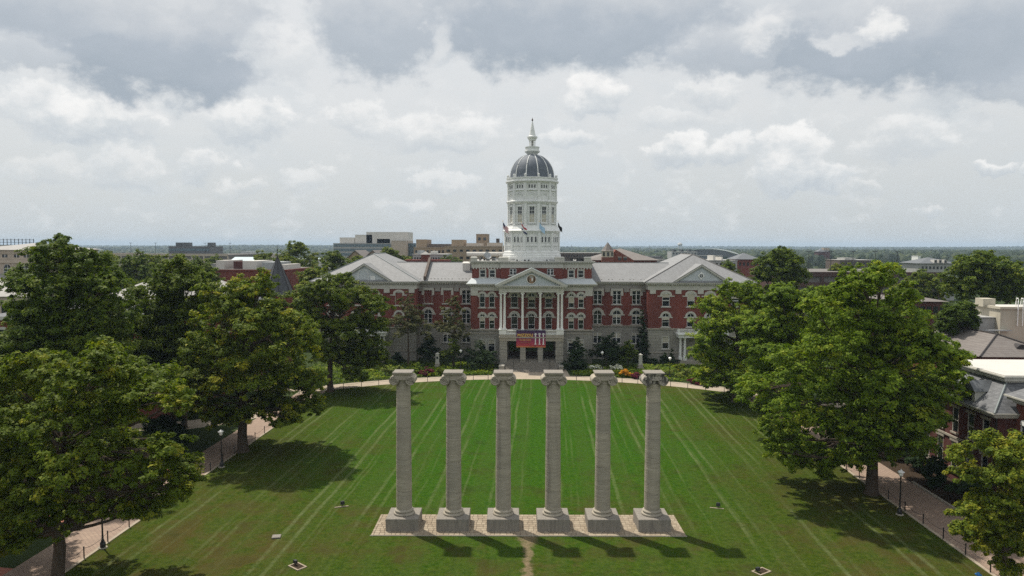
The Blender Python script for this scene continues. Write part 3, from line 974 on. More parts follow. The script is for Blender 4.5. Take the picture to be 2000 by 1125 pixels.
# ================================================================== PERSON AT THE LOWER RIGHT EDGE
def person(label, loc, rz):
    t = thing('person', label, 'person', loc, rz)

    def skin(name, joints, edges, mat, root=0, sub=2):
        me = bpy.data.meshes.new(name)
        me.from_pydata([j[:3] for j in joints], edges, [])
        me.materials.append(MAT[mat])
        o = link(name, me, t)
        m = o.modifiers.new('skin', 'SKIN'); m.use_smooth_shade = True
        for k, v in enumerate(me.skin_vertices[0].data):
            v.radius = (joints[k][3], joints[k][4] if len(joints[k]) > 4 else joints[k][3]); v.use_root = (k == root)
        o.modifiers.new('subsurf', 'SUBSURF').levels = sub
        o.modifiers['subsurf'].render_levels = sub
        return o
    J = [(0, 0, .96, .15, .11), (0, 0, 1.15, .14, .10), (0, -.01, 1.36, .18, .11), (0, -.01, 1.47, .07), (0, -.02, 1.56, .06), (0, -.02, 1.63, .085, .10), (0, -.02, 1.72, .08, .095),
         (-.19, 0, 1.42, .06), (-.25, .02, 1.14, .045), (-.24, -.10, .90, .035), (.19, 0, 1.42, .06), (.25, .02, 1.14, .045), (.24, -.12, .92, .035),
         (-.10, 0, .90, .10), (-.11, -.02, .50, .065), (-.11, .03, .10, .045), (-.11, -.12, .05, .04), (.10, 0, .90, .10), (.11, -.08, .50, .065), (.11, -.04, .10, .045), (.11, -.19, .05, .04),
         (-.24, -.15, .84, .032), (-.24, -.19, .78, .018), (.24, -.17, .86, .032), (.24, -.21, .80, .018)]
    Ed = [(0, 1), (1, 2), (2, 3), (3, 4), (4, 5), (5, 6), (2, 7), (7, 8), (8, 9), (2, 10), (10, 11), (11, 12), (0, 13), (13, 14), (14, 15), (15, 16), (0, 17), (17, 18), (18, 19), (19, 20), (9, 21), (21, 22), (12, 23), (23, 24)]
    skin('body', J, Ed, 'skin')
    skin('shirt', [(0, 0, .95, .17, .13), (0, 0, 1.15, .16, .12), (0, -.01, 1.37, .20, .13), (0, -.01, 1.46, .09), (-.20, 0, 1.41, .078), (-.235, .01, 1.22, .07), (.20, 0, 1.41, .078), (.235, .01, 1.22, .07)],
         [(0, 1), (1, 2), (2, 3), (2, 4), (4, 5), (2, 6), (6, 7)], 'shirt_orange')
    skin('trousers', [(0, 0, .98, .16, .125), (-.10, 0, .90, .115), (-.11, -.02, .50, .085), (-.11, .03, .12, .07), (.10, 0, .90, .115), (.11, -.08, .50, .085), (.11, -.04, .12, .07)],
         [(0, 1), (1, 2), (2, 3), (0, 4), (4, 5), (5, 6)], 'denim')
    skin('hair', [(0, .03, 1.60, .075, .07), (0, .03, 1.70, .10, .085)], [(0, 1)], 'hair_brown')
    MB().lathe([(.135, 1.705), (.215, 1.70), (.22, 1.708), (.135, 1.725), (.13, 1.76), (.11, 1.82), (.06, 1.86), (.01, 1.87)], 18, (0, -.02, 0)).build('sun_hat', 'cap_blue', t, True)


p = at(1911, 1119, 49.2)
person('person in a blue hat and orange top standing at the lower right edge', (p.x, 49.2, 0.03), R(160))


# ================================================================== OBELISKS BEFORE THE HALL
def obelisk(label, p, plaque):
    t = thing('stone_obelisk', label, 'monument', (p.x, p.y, 0), 0, 'pair of small memorial obelisks')
    MB().box(-.62, .62, -.62, .62, -.01, .35).frustum(-.50, .50, -.50, .50, .35, -.46, .46, -.46, .46, .95).build('base', 'limestone', t)
    MB().frustum(-.38, .38, -.38, .38, .95, -.31, .31, -.31, .31, 2.75).build('shaft', 'pale_trim', t)
    MB().box(-.37, .37, -.37, .37, 2.75, 2.86).frustum(-.33, .33, -.33, .33, 2.86, -.04, .04, -.04, .04, 3.1).build('cap', 'pale_trim', t)
    if plaque:
        m = MB(); m.prism_y([(.19 * math.cos(2 * math.pi * k / 14), 2.1 + .26 * math.sin(2 * math.pi * k / 14)) for k in range(14)], -.40, -.33); m.build('plaque', 'dark_metal', t)


obelisk('small stone obelisk with dark oval plaque, left of the steps', gnd(854.5, 719), True)
obelisk('small plain stone obelisk standing right of the hall steps', gnd(1250.5, 721), False)


# ================================================================== THE DOMED HALL
HALL = thing('domed_hall', 'long red brick hall with columned portico, pale roofs and a tall white domed tower', 'building', (-.65, 147.0, 0))
WT = {}
rb_ = random.Random(23)


def win_type(key, w, h, arched=False, bars=1, rows=(.5,), blind=0.0, trim='arch', brick=False, tw=.42, seg=False, trim_mat='pale_trim', segr=.28):
    """meshes of one kind of window; origin at the middle of the sill, on the wall face"""
    hw = w / 2
    fr = MB()
    t, d0, d1 = .085, .06, .15
    hs = h - (hw if arched else (segr if seg else 0))          # springing
    fr.box(-hw, -hw + t, d0, d1, 0, hs); fr.box(hw - t, hw, d0, d1, 0, hs)
    fr.box(-hw + t, hw - t, d0, d1, 0, t)
    if arched:
        fr.arch(hw - t, hw, hs, d0, d1, n=10)
        fr.box(-hw + t, hw - t, d0 + .02, d1, hs - .05, hs + .04)
        fr.box(-.035, .035, d0 + .02, d1, hs + .04, h - t)
    else:
        fr.box(-hw + t, hw - t, d0, d1, h - t, h)
        if seg: fr.box(-hw + t, hw - t, d0, d1, hs, h - t)
    top = hs if (arched or seg) else h
    if bars == 2: fr.box(-.085, .085, d0 + .01, d1, t, top - t)
    elif bars == 1: fr.box(-.03, .03, d0 + .02, d1, t, top - t)
    for r_ in rows: fr.box(-hw + t, hw - t, d0 + .015, d1, top * r_ - .035, top * r_ + .035)
    P = {'frame': fr.mesh('window', 'white_paint' if not brick else 'pale_trim')}
    pn = MB()
    if arched:
        pts = [(-hw + .03, .03), (hw - .03, .03)] + [((hw - .03) * math.cos(R(a)), hs + (hw - .03) * math.sin(R(a))) for a in range(0, 181, 15)]
    else:
        pts = [(-hw + .03, .03), (hw - .03, .03), (hw - .03, h - .03), (-hw + .03, h - .03)]
    pn.prism_y(pts, .12, .21)
    P['pane'] = pn.mesh('pane', 'red_brick' if brick else 'glass')
    if blind:
        P['blind'] = MB().box(-hw + t, hw - t, .105, .12, top * (1 - blind), top - .02).mesh('blind', 'blind')
    tr = MB()
    if trim == 'arch':
        tr.arch(hw + .02, hw + tw, hs, -.12, .04, n=12)
        tr.box(-hw - tw - .28, -hw - .02, -.10, .04, hs - .20, hs); tr.box(hw + .02, hw + tw + .28, -.10, .04, hs - .20, hs)
    elif trim == 'seg':
        R_ = (hw * hw + segr * segr) / (2 * segr); cz = h - R_
        a = math.degrees(math.asin(hw / R_))
        tr.arch(R_ - .01, R_ + tw, cz, -.12, .04, 90 - a - 6, 90 + a + 6, 8)
        tr.box(-hw - .42, -hw - .02, -.10, .04, hs - .55, hs + .10); tr.box(hw + .02, hw + .42, -.10, .04, hs - .55, hs + .10)
        tr.box(-hw - 1.0, -hw - .42, -.10, .04, hs - .55, hs - .33); tr.box(hw + .42, hw + 1.0, -.10, .04, hs - .55, hs - .33)
    elif trim == 'rect':
        tr.box(-hw - .42, hw + .42, -.12, .04, h + .0, h + .48)
        tr.box(-hw - .46, -hw - .02, -.10, .04, h - 1.05, h); tr.box(hw + .02, hw + .46, -.10, .04, h - 1.05, h)
    elif trim == 'plain':
        tr.box(-hw - .16, hw + .16, -.06, .17, h, h + .22)
        tr.box(-hw - .16, -hw - .01, -.05, .17, 0, h); tr.box(hw + .01, hw + .16, -.05, .17, 0, h)
    if trim: P['trim'] = tr.mesh('trim', trim_mat)
    P['sill'] = MB().box(-hw - .3, hw + .3, -.18, .06, -.20, -.005).mesh('sill', trim_mat)
    P['size'] = (w, h); P['top'] = top
    WT[key] = P


def window(parent, key, x, y, z, blind=None, rz=0.0):
    P = WT[key]
    o = link('window', P['frame'], parent, (x, y, z), (0, 0, rz))
    link('pane', P['pane'], o)
    if 'trim' in P: link('trim', P['trim'], o)
    link('sill', P['sill'], o)
    if 'blind' in P and key != 'tower' and (blind or rb_.random() < .3):
        s_ = rb_.uniform(.45, 1.15)
        link('blind', P['blind'], o, (0, 0, P['top'] * (1 - s_)), None, (1, 1, s_))
    return o


def hole(key, x, z):
    w, h = WT[key]['size']
    return (x - w / 2, x + w / 2, z, z + h)


win_type('c3', 1.12, 2.85, True, 0, (.42,), .55)
win_type('c2', 1.12, 3.0, True, 0, (.42,), .45)
win_type('p3', 1.45, 2.95, True, 0, (.42,), .4, tw=.5)
win_type('p2', 1.35, 3.2, True, 0, (.36,), .4, tw=.5)
win_type('att', 1.15, 1.50, False, 0, (.5,), .45, trim='plain')
win_type('att2', 1.35, 1.30, False, 2, (.5,), 0, trim=None)
win_type('w3', 1.75, 2.85, False, 2, (.32, .72), .3, trim='rect')
win_type('w3b', 1.75, 2.85, False, 0, (), 0, trim='rect', brick=True)
win_type('w2', 1.75, 2.95, True, 2, (.5,), .4, tw=.55)
win_type('w1', 1.75, 2.3, False, 2, (.5,), .5, trim=None)
win_type('v3', 1.5, 2.85, False, 0, (.45, .5), .55, trim='seg', seg=True)
win_type('v2', 1.5, 2.80, True, 0, (.5,), .5, tw=.42)
win_type('v3b', 1.5, 2.85, False, 0, (), 0, trim='seg', seg=True, brick=True)
win_type('v2b', 1.5, 2.80, True, 0, (), 0, tw=.42, brick=True)
win_type('v1', 1.35, 2.5, False, 0, (.5,), .5, trim='plain')
win_type('lowpair', 1.35, .95, False, 2, (.5,), 0, trim=None)
rb = random.Random(11)


def dentils(mb, x0, x1, y, z, step=.46, w=.22, d=.30, h=.22):
    n = int((x1 - x0) / step)
    for k in range(n + 1):
        x = x0 + (x1 - x0) * (k + .5) / (n + 1)
        mb.box(x - w / 2, x + w / 2, y - d, y, z - h, z)


def cornice(name, x0, x1, y, z0, z1, out, parent, mat='pale_trim', back=None, ends=True, dent=True):
    mb = MB()
    yb = y + .3 if back is None else back
    h = z1 - z0
    e = 1 if ends else 0
    mb.box(x0 - .25 * e, x1 + .25 * e, y - .25, yb, z0, z0 + h * .30)
    mb.box(x0 - out * .8 * e, x1 + out * .8 * e, y - out * .8, yb, z0 + h * .42, z0 + h * .70)
    mb.box(x0 - out * e, x1 + out * e, y - out, yb, z0 + h * .702, z1)
    mb.box(x0 - .1 * e, x1 + .1 * e, y - .1, yb, z0 + h * .302, z0 + h * .418)
    if dent: dentils(mb, x0 - out * .6 * e, x1 + out * .6 * e, y - .101, z0 + h * .418, h=h * .24, d=out * .55)
    return mb.build(name, mat, parent)


# ---- central block
C3 = [(-10.0, 11.5), (-8.05, 11.5), (8.05, 11.5), (10.0, 11.5)]
C2 = [(-10.0, 7.15), (-8.05, 7.15), (8.05, 7.15), (10.0, 7.15)]
P3 = [(-3.47, 11.5), (0, 11.5), (3.47, 11.5)]
P2 = [(-3.47, 7.12), (0, 7.12), (3.47, 7.12)]
C1 = [(-9.9, 2.4), (-8.1, 2.4), (8.1, 2.4), (9.9, 2.4)]
holes = [hole('c3', *q) for q in C3] + [hole('c2', *q) for q in C2] + [hole('p3', *q) for q in P3] + [hole('p2', *q) for q in P2]
mb = MB(); wall_holes(mb, -12.3, 12.3, 7.1, 14.9, holes, 0.0)
mb.box(-12.3, 12.3, .31, 22, 7.1, 14.9)
mb.build('wall', 'red_brick', HALL)
for i, q in enumerate(C3): window(HALL, 'c3', q[0], 0, q[1], i in (2, 3))
for i, q in enumerate(C2): window(HALL, 'c2', q[0], 0, q[1], i in (0, 2, 1))
for i, q in enumerate(P3): window(HALL, 'p3', q[0], 0, q[1])
for i, q in enumerate(P2): window(HALL, 'p2', q[0], 0, q[1])
mb = MB(); wall_holes(mb, -12.35, 12.35, 0, 6.8, [hole('v1', *q) for q in C1], -.12)
mb.box(-12.35, 12.35, .2, 22, 0, 6.8); mb.build('stone_storey', 'ashlar', HALL)
for q in C1: window(HALL, 'v1', q[0], -.12, q[1], True)
MB().box(-12.6, 12.6, -.4, 22, 6.8, 7.1).box(-12.45, 12.45, -.22, 22, 6.1, 6.3).build('belt_course', 'limestone', HALL)
for s in (-1, 1):                                            # brick piers beside the paired windows with stone caps
    for x in (11.55,):
        MB().box(s * x - .62, s * x + .62, -.14, .02, 7.1, 13.9).build('corner_pier', 'red_brick', HALL)
        MB().box(s * x - .72, s * x + .72, -.22, .02, 13.9, 14.9).build('pier_cap', 'pale_trim', HALL)
MB().box(-12.4, 12.4, -.16, 22, 14.9, 15.75).build('frieze', 'pale_trim', HALL)
cornice('cornice', -12.3, 12.3, 0, 15.75, 16.35, .95, HALL, back=22)
MB().frustum(-13.1, 13.1, -.8, 20, 16.352, -12.35, 12.35, 1.1, 20, 17.35).build('apron_roof', 'white_siding', HALL)
# attic
A = [(-10.0, 17.55), (-8.05, 17.55), (8.05, 17.55), (10.0, 17.55)]
mb = MB(); wall_holes(mb, -12.2, 12.2, 17.3, 19.5, [hole('att', *q) for q in A], 1.25)
mb.box(-12.2, 12.2, 1.56, 20, 17.3, 19.5); mb.build('attic_wall', 'red_brick', HALL)
for i, q in enumerate(A): window(HALL, 'att', q[0], 1.25, q[1])
mb = MB(); wall_holes(mb, -6.3, 6.3, 17.3, 19.5, [hole('att2', s * 3.8, 18.05) for s in (-1, 1)], .85, .2)
mb.box(-6.3, 6.3, 1.11, 1.56, 17.3, 19.5); mb.build('attic_centre_wall', 'red_brick', HALL)
for s in (-1, 1): window(HALL, 'att2', s * 3.8, .85, 18.05)
fz = MB().box(-12.3, 12.3, 1.12, 20, 19.5, 20.42).box(-6.4, 6.4, .72, 1.5, 19.5, 20.42)
dentils(fz, -12.2, 12.2, 1.12, 19.5, .62, .26, .06, .26)
fz.build('attic_frieze', 'pale_trim', HALL)
cornice('attic_cornice', -12.3, 12.3, 1.1, 20.42, 20.82, .55, HALL, back=20)
cornice('attic_centre_cornice', -6.4, 6.4, .7, 20.42, 20.824, .55, HALL, back=1.2)
MB().box(-12.6, 12.6, .9, 20, 20.83, 20.9).build('flat_roof', 'flat_roof', HALL)
for x, w in ((-11.8, .62), (-5.75, 1.0), (5.65, 1.0), (11.35, .7)):
    MB().box(x - w, x + w, .75, 2.1, 20.84, 21.55).frustum(x - w - .08, x + w + .08, .67, 2.18, 21.55, x - w * .8, x + w * .8, .9, 1.9, 21.8).build('parapet_block', 'pale_trim', HALL)

# ---- portico
VF = -6.0
SC = .02207
zx = lambda q: (q - 710) * SC
pier = MB()
for a, b in ((430, 497), (612, 660), (768, 813), (925, 992)):
    pass
for a, b in ((430, 497), (612, 660), (768, 813), (925, 992)):
    m = MB(); x0, x1 = zx(a), zx(b)
    z = 1.7
    while z < 5.4:                                           # rough courses, each one proud or set back a little
        e = rb.uniform(-.03, .03); hgt = rb.uniform(.42, .6)
        m.box(x0 - e, x1 + e, VF - e, VF + 1.1, z, min(5.42, z + hgt - .03)); z += hgt
    m.box(x0 + .04, x1 - .04, VF + .04, VF + 1.08, 0, 5.44)
    m.build('porch_pier', 'ashlar', HALL)
MB().box(zx(428), zx(994), VF - .06, 0, 5.44, 6.05).box(zx(424), zx(998), VF - .22, 0, 6.052, 6.28).box(zx(428), zx(994), VF - .05, 0, 6.282, 6.72).build('porch_beam', 'limestone', HALL)
MB().box(zx(428), zx(994), VF + .9, -.15, 6.722, 6.80).build('balcony_floor', 'limestone', HALL)
for s in (-1, 1):
    MB().box(s * 6.2 - .12, s * 6.2 + .12, VF + 1.1, -.1, 0, 5.44).build('porch_side_wall', 'ashlar', HALL)
for s in (-1, 1):                                            # pedestals of the column pairs
    MB().box(s * 5.58 - .72, s * 5.58 + .72, VF - .02, VF + .85, 6.724, 7.55).box(s * 5.58 - .8, s * 5.58 + .8, VF - .1, VF + .95, 7.55, 7.7).build('pedestal', 'white_paint', HALL)
bal = MB()
for x0, x1 in ((-4.82, 4.82),):
    bal.box(x0, x1, VF + .1, VF + .5, 6.73, 6.92); bal.box(x0, x1, VF + .06, VF + .54, 7.42, 7.56)
    n = 44
    for k in range(n):
        x = x0 + (x1 - x0) * (k + .5) / n
        bal.box(x - .055, x + .055, VF + .24, VF + .36, 6.92, 7.42)
bal.build('balustrade', 'white_paint', HALL)
colm = MB().lathe([(.33, 0), (.33, .14), (.30, .16), (.31, .24), (.27, .30), (.245, .36), (.242, 2.4), (.205, 6.72), (.235, 6.76), (.235, 6.84), (.21, 6.87), (.26, 7.02), (.30, 7.12)], 16).box(-.31, .31, -.31, .31, 7.12, 7.27)
for s in (-1, 1): colm.lathe([(.10, -.01), (.10, .5)], 8, (s * .26, 0, 6.92)) if False else colm.box(s * .30 - .09, s * .30 + .09, -.30, .30, 6.92, 7.11)
col_me = colm.mesh('portico_column', 'white_paint', True)
for x in (-5.96, -5.23, -1.72, 1.72, 5.23, 5.93):
    link('portico_column', col_me, HALL, (x, VF + .42, 7.70 if abs(x) > 2 else 7.56), None, (1, 1, 1 if abs(x) > 2 else 1.019))
MB().box(-6.3, 6.3, VF - .02, VF + .86, 14.972, 15.42).box(-6.35, 6.35, VF - .08, VF + .92, 15.422, 15.75).box(-6.35, -5.6, VF + .92, 0, 14.972, 15.75).box(5.6, 6.35, VF + .92, 0, 14.972, 15.75).build('entablature', 'pale_trim', HALL)
MB().box(-5.59, 5.59, VF + .93, -.01, 15.3, 15.5).build('porch_ceiling', 'white_siding', HALL)
cornice('portico_cornice', -6.4, 6.4, VF, 15.75, 16.30, .62, HALL, back=0)
APX = 19.6
tymp = MB()
nb = 13
for k in range(nb):                                          # lapped boards of the tympanum
    z0, z1 = 16.3 + (APX - .5 - 16.3) * k / nb, 16.3 + (APX - .5 - 16.3) * (k + 1) / nb
    wd = lambda z: 6.5 * (APX - .45 - z) / (APX - .45 - 16.3)
    tymp.add([(-wd(z0), VF - .10, z0), (wd(z0), VF - .10, z0), (wd(z1), VF - .04, z1), (-wd(z1), VF - .04, z1)], [(0, 1, 2, 3)])
tymp.build('tympanum', 'white_siding', HALL)
rk = MB()
for s in (-1, 1):
    q = [(s * 7.05, 16.32), (0, APX), (0, APX - .52), (s * 5.9, 16.32)]
    rk.prism_y(q, VF - .62, VF + .2)
    q2 = [(s * 6.0, 16.33), (0, APX - .50), (0, APX - .66), (s * 5.6, 16.33)]
    rk.prism_y(q2, VF - .30, VF + .1)
    for k in range(14):
        f = (k + .5) / 14
        x, z = s * 5.9 * (1 - f), 16.32 + (APX - .52 - 16.32) * f
        rk.box(x - .12, x + .12, VF - .55, VF - .1, z - .13, z + .02)
rk.build('raking_cornice', 'pale_trim', HALL)
rf = MB()
for s in (-1, 1):
    rf.prism_y([(s * 7.1, 16.36), (0, APX + .07), (0, APX - .03), (s * 7.1, 16.26)], VF - .60, 1.2)
rf.build('portico_roof', 'copper_grey', HALL)

# state emblem on the pediment: ring, two bears, shield, helmet and motto ribbon
em = MB(); cz = 17.55
em.prism_y([(.98 * math.cos(2 * math.pi * k / 28), cz + .98 * math.sin(2 * math.pi * k / 28)) for k in range(28)], VF - .20, VF - .12)
emo = em.build('emblem', 'flag_white', HALL)
MB().prism_y([(.86 * math.cos(2 * math.pi * k / 28), cz + .86 * math.sin(2 * math.pi * k / 28)) for k in range(28)], VF - .215, VF - .201).build('emblem_field', 'paver_2', emo)
for s in (-1, 1):
    m = MB()
    body = [(.36, -.55), (.52, -.62), (.66, -.45), (.76, -.1), (.74, .22), (.66, .45), (.52, .56), (.38, .50), (.42, .34), (.50, .25), (.40, .12), (.32, .08), (.42, -.05), (.50, -.25), (.40, -.42)]
    m.prism_y([(s * x, cz + z) for x, z in body], VF - .26, VF - .216); m.build('bear', 'bear_brown', emo)
m = MB(); m.prism_y([(.36 * math.cos(2 * math.pi * k / 20), cz - .08 + .38 * math.sin(2 * math.pi * k / 20)) for k in range(20)], VF - .245, VF - .216); m.build('shield', 'rust_brown', emo)
m = MB(); m.prism_y([(0.02, cz - .38), (.30, cz - .2), (.32, cz + .1), (.2, cz + .24), (.02, cz + .26)], VF - .26, VF - .246); m.build('shield_half', 'flag_white', emo)
m = MB(); m.prism_y([(.03, cz + .28), (.22, cz + .28), (.20, cz + .46), (0, cz + .52), (-.20, cz + .46), (-.22, cz + .28)], VF - .25, VF - .216); m.build('helmet', 'grey_metal', emo)
m = MB()
for k in range(9):
    a0, a1 = R(215 + k * 12.2), R(215 + (k + 1) * 12.2)
    m.prism_y([(.62 * math.cos(a0), cz + .62 * math.sin(a0)), (.62 * math.cos(a1), cz + .62 * math.sin(a1)), (.78 * math.cos(a1), cz + .78 * math.sin(a1)), (.78 * math.cos(a0), cz + .78 * math.sin(a0))], VF - .26, VF - .216)
m.build('ribbon', 'rust_brown', emo)
# doors in the porch
for x in (-3.47, 0, 3.47):
    d = MB().box(-1.05, 1.05, -.20, -.125, 1.7, 5.2).build('door', 'dark_wood', HALL, loc=(x, 0, 0))
    MB().box(-.95, -.08, -.23, -.201, 2.6, 4.3).build('door_glass', 'glass', d); MB().box(.08, .95, -.23, -.201, 2.6, 4.3).build('door_glass', 'glass', d)
    MB().box(-.95, .95, -.23, -.201, 4.45, 5.1).build('transom', 'glass', d)
MB().box(zx(500), zx(922), VF + 1.1, -.12, 1.2, 1.70).build('porch_floor', 'step_stone', HALL)
# steps
n = 10
for k in range(n):
    z1 = 1.70 - .155 * k
    MB().box(-5.15, 5.3, VF + 1.1 - .34 * (k + 1) - (.0 if k else 0), VF + 1.1 - .34 * k + .02, 0, z1 - .008 * k).build('step', 'step_stone', HALL)
for k in range(4):
    MB().box(-3.95, 3.15, VF - 2.4 - .36 * (k + 1), VF - 2.4 - .36 * k + .1, 0, .30 - .075 * k).build('step', 'step_stone', HALL)
for x0, x1 in ((-6.2, -5.17), (5.32, 6.2)):
    MB().box(x0, x1, VF - 2.6, VF + .2, 0, .85).frustum(x0 - .06, x1 + .06, VF - 2.66, VF + .2, .85, x0, x1, VF - 2.6, VF + .2, .98).build('cheek_wall', 'ashlar', HALL)
for x in (-3.4, 3.5):
    MB().tube([(x, VF + .9, 1.6), (x, VF + .9, 2.55), (x, VF - 2.3, 1.05), (x, VF - 2.3, .1)], .035, 6).build('handrail', 'black_paint', HALL)

# ---- wings and pavilions
for s in (-1, 1):
    xa, xb = sorted((s * 12.3, s * 24.0)); VW = 7.0
    X = [s * q for q in (13.95, 18.0, 22.1)]
    k3 = {x: ('w3b' if s < 0 and abs(x) > 17 else 'w3') for x in X}
    hs = [hole(k3[x], x, 11.7) for x in X] + [hole('w2', x, 7.45) for x in X]
    mb = MB(); wall_holes(mb, xa, xb, 7.2, 15.05, hs, VW); mb.box(xa, xb, VW + .31, 21, 7.2, 15.05); mb.build('wing_wall', 'red_brick', HALL)
    for i, x in enumerate(X):
        window(HALL, k3[x], x, VW, 11.7, False); window(HALL, 'w2', x, VW, 7.45, (i + s) % 2 == 0 and s > 0)
    mb = MB(); wall_holes(mb, xa, xb, 0, 7.0, [hole('w1', x, 3.4) for x in X], VW - .15); mb.box(xa, xb, VW + .17, 21, 0, 7.0); mb.build('wing_stone_storey', 'ashlar', HALL)
    for x in X: window(HALL, 'w1', x, VW - .15, 3.4, True)
    b = MB().box(xa, xb, VW - .35, 21, 7.0, 7.2)
    for x in X: b.box(x - 1.2, x + 1.2, VW - .22, VW, 7.2, 7.42)
    b.build('wing_belt', 'limestone', HALL)
    fz = MB().box(xa, xb, VW - .12, 21, 15.05, 15.85)
    for x in [s * q for q in (12.6, 16.0, 20.05, 23.7)]: fz.box(x - .55, x + .55, VW - .2, VW, 14.3, 15.3)
    fz.build('wing_frieze', 'grey_trim', HALL)
    cornice('wing_cornice', xa, xb, VW, 15.85, 16.5, .8, HALL, back=21, ends=False)
    xr = s * 30.0
    x0, x1 = sorted((s * 12.35, xr))
    rf = MB(); rf.add([(x0, VW - .9, 16.52), (x1, VW - .9, 16.52), (x1, 14, 20.35), (x0, 14, 20.35), (x1, 21.9, 16.52), (x0, 21.9, 16.52)], [(0, 1, 2, 3), (3, 2, 4, 5), (0, 3, 5), (1, 4, 2)])
    rf.build('wing_roof', 'hall_slate', HALL)
    MB().box(x0, x1, 13.85, 14.15, 20.28, 20.40).build('wing_ridge', 'copper_grey', HALL)
    for x in np.arange(abs(13.2), 24.5, .75):                # snow guards along the eaves
        if rb.random() < .75: MB().box(s * x - .12, s * x + .12, VW - .1, VW + .15, 16.85, 17.06).build('snow_guard', 'white_roof', HALL)
    # pavilion
    xa, xb = sorted((s * 24.0, s * 45.2)); VP = 3.0; PC = s * 34.65
    X = [s * q for q in (27.6, 32.7, 36.6, 41.7)]
    kk = ('v3', 'v2') if s > 0 else ('v3b', 'v2b')
    hs = [hole(kk[0], x, 11.6) for x in X] + [hole(kk[1], x, 7.4) for x in X]
    mb = MB(); wall_holes(mb, xa, xb, 7.1, 15.0, hs, VP); mb.box(xa, xb, VP + .31, 34, 7.1, 15.0); mb.build('pavilion_wall', 'red_brick', HALL)
    for i, x in enumerate(X):
        window(HALL, kk[0], x, VP, 11.6, i != 0); window(HALL, kk[1], x, VP, 7.4, i == 1)
    X1 = [s * q for q in (27.6, 41.7)]
    lw = [] if s > 0 else [(s * 27.9, .9)]
    mb = MB(); wall_holes(mb, xa - .05, xb + .05, 0, 6.85, [hole('v1', x, 2.85) for x in X1] * (s > 0) + [hole('lowpair', *q) for q in lw], VP - .12); mb.box(xa - .05, xb + .05, VP + .2, 34, 0, 6.85); mb.build('pavilion_stone_storey', 'ashlar', HALL)
    if s > 0:
        for x in X1: window(HALL, 'v1', x, VP - .12, 2.85, True)
    for q in lw: window(HALL, 'lowpair', q[0], VP - .12, q[1])
    MB().box(xa - .25, xb + .25, VP - .35, 34, 6.85, 7.1).box(xa - .15, xb + .15, VP - .22, 34, 1.9, 2.1).build('pavilion_belt', 'limestone', HALL)
    fz = MB().box(xa - .1, xb + .1, VP - .12, 34.1, 15.0, 15.9)
    for x in [s * q for q in (24.9, 30.1, 34.65, 39.2, 44.4)]: fz.box(x - .6, x + .6, VP - .2, VP, 14.2, 15.3)
    fz.build('pavilion_frieze', 'pale_trim', HALL)
    cornice('pavilion_cornice', xa, xb, VP, 15.9, 16.55, .8, HALL, back=34.8)
    # side wall piers seen along the return
    MB().box(s * 24.0 - (.12 if s > 0 else 0), s * 24.0 + (.12 if s < 0 else 0), VP + .3, VP + 1.2, 7.1, 14.2).build('return_pier', 'red_brick', HALL)
    e = .9
    v0, v1, r0, r1, zr, ze = VP - e, 34.9, 11.2, 24.0, 22.2, 16.58
    X0, X1_ = xa - e, xb + e
    rf = MB(); rf.add([(X0, v0, ze), (X1_, v0, ze), (X1_, v1, ze), (X0, v1, ze), (PC, r0, zr), (PC, r1, zr)], [(0, 1, 4), (1, 2, 5, 4), (2, 3, 5), (3, 0, 4, 5), (3, 2, 1, 0)])
    rf.build('pavilion_roof', 'hall_slate', HALL)
    h = MB()
    for a, b in (((X0, v0, ze), (PC, r0, zr)), ((X1_, v0, ze), (PC, r0, zr)), ((PC, r0, zr), (PC, r1, zr))):
        h.tube([Vector(a) + Vector((0, 0, .03)), Vector(b) + Vector((0, 0, .03))], .10, 5)
    h.build('hip_ridge', 'copper_grey' if s < 0 else 'asphalt_roof', HALL)
    # front gable
    g0, hw_, az_ = VP - .3, 5.5, 20.25
    MB().box(PC - hw_ + .3, PC + hw_ - .3, VP - .28, VP + .2, 16.5, 16.6).build('gable_sill', 'pale_trim', HALL)
    ty = MB()
    for k in range(14):
        z0, z1 = 16.6 + (az_ - .4 - 16.6) * k / 14, 16.6 + (az_ - .4 - 16.6) * (k + 1) / 14
        wd = lambda z: (hw_ - .25) * (az_ - .35 - z) / (az_ - .35 - 16.6)
        ty.add([(PC - wd(z0), g0 - .06, z0), (PC + wd(z0), g0 - .06, z0), (PC + wd(z1), g0 - .01, z1), (PC - wd(z1), g0 - .01, z1)], [(0, 1, 2, 3)])
    ty.build('gable_boards', 'white_siding', HALL)
    rk = MB()
    for q in (-1, 1):
        rk.prism_y([(PC + q * (hw_ + .5), 16.55), (PC, az_), (PC, az_ - .36), (PC + q * (hw_ - .2), 16.55)], g0 - .45, g0 + .15)
        for k in range(14):
            f = (k + .5) / 14
            x, z = PC + q * (hw_ - .2) * (1 - f), 16.55 + (az_ - .36 - 16.55) * f
            rk.box(x - .11, x + .11, g0 - .38, g0 - .05, z - .12, z + .02)
    rk.build('gable_cornice', 'pale_trim', HALL)
    rf = MB()
    for q in (-1, 1):
        rf.prism_y([(PC + q * (hw_ + .6), 16.56), (PC, az_ + .08), (PC, az_ - .02), (PC + q * (hw_ + .6), 16.46)], g0 - .5, 9.0)
    rf.build('gable_roof', 'hall_slate', HALL)
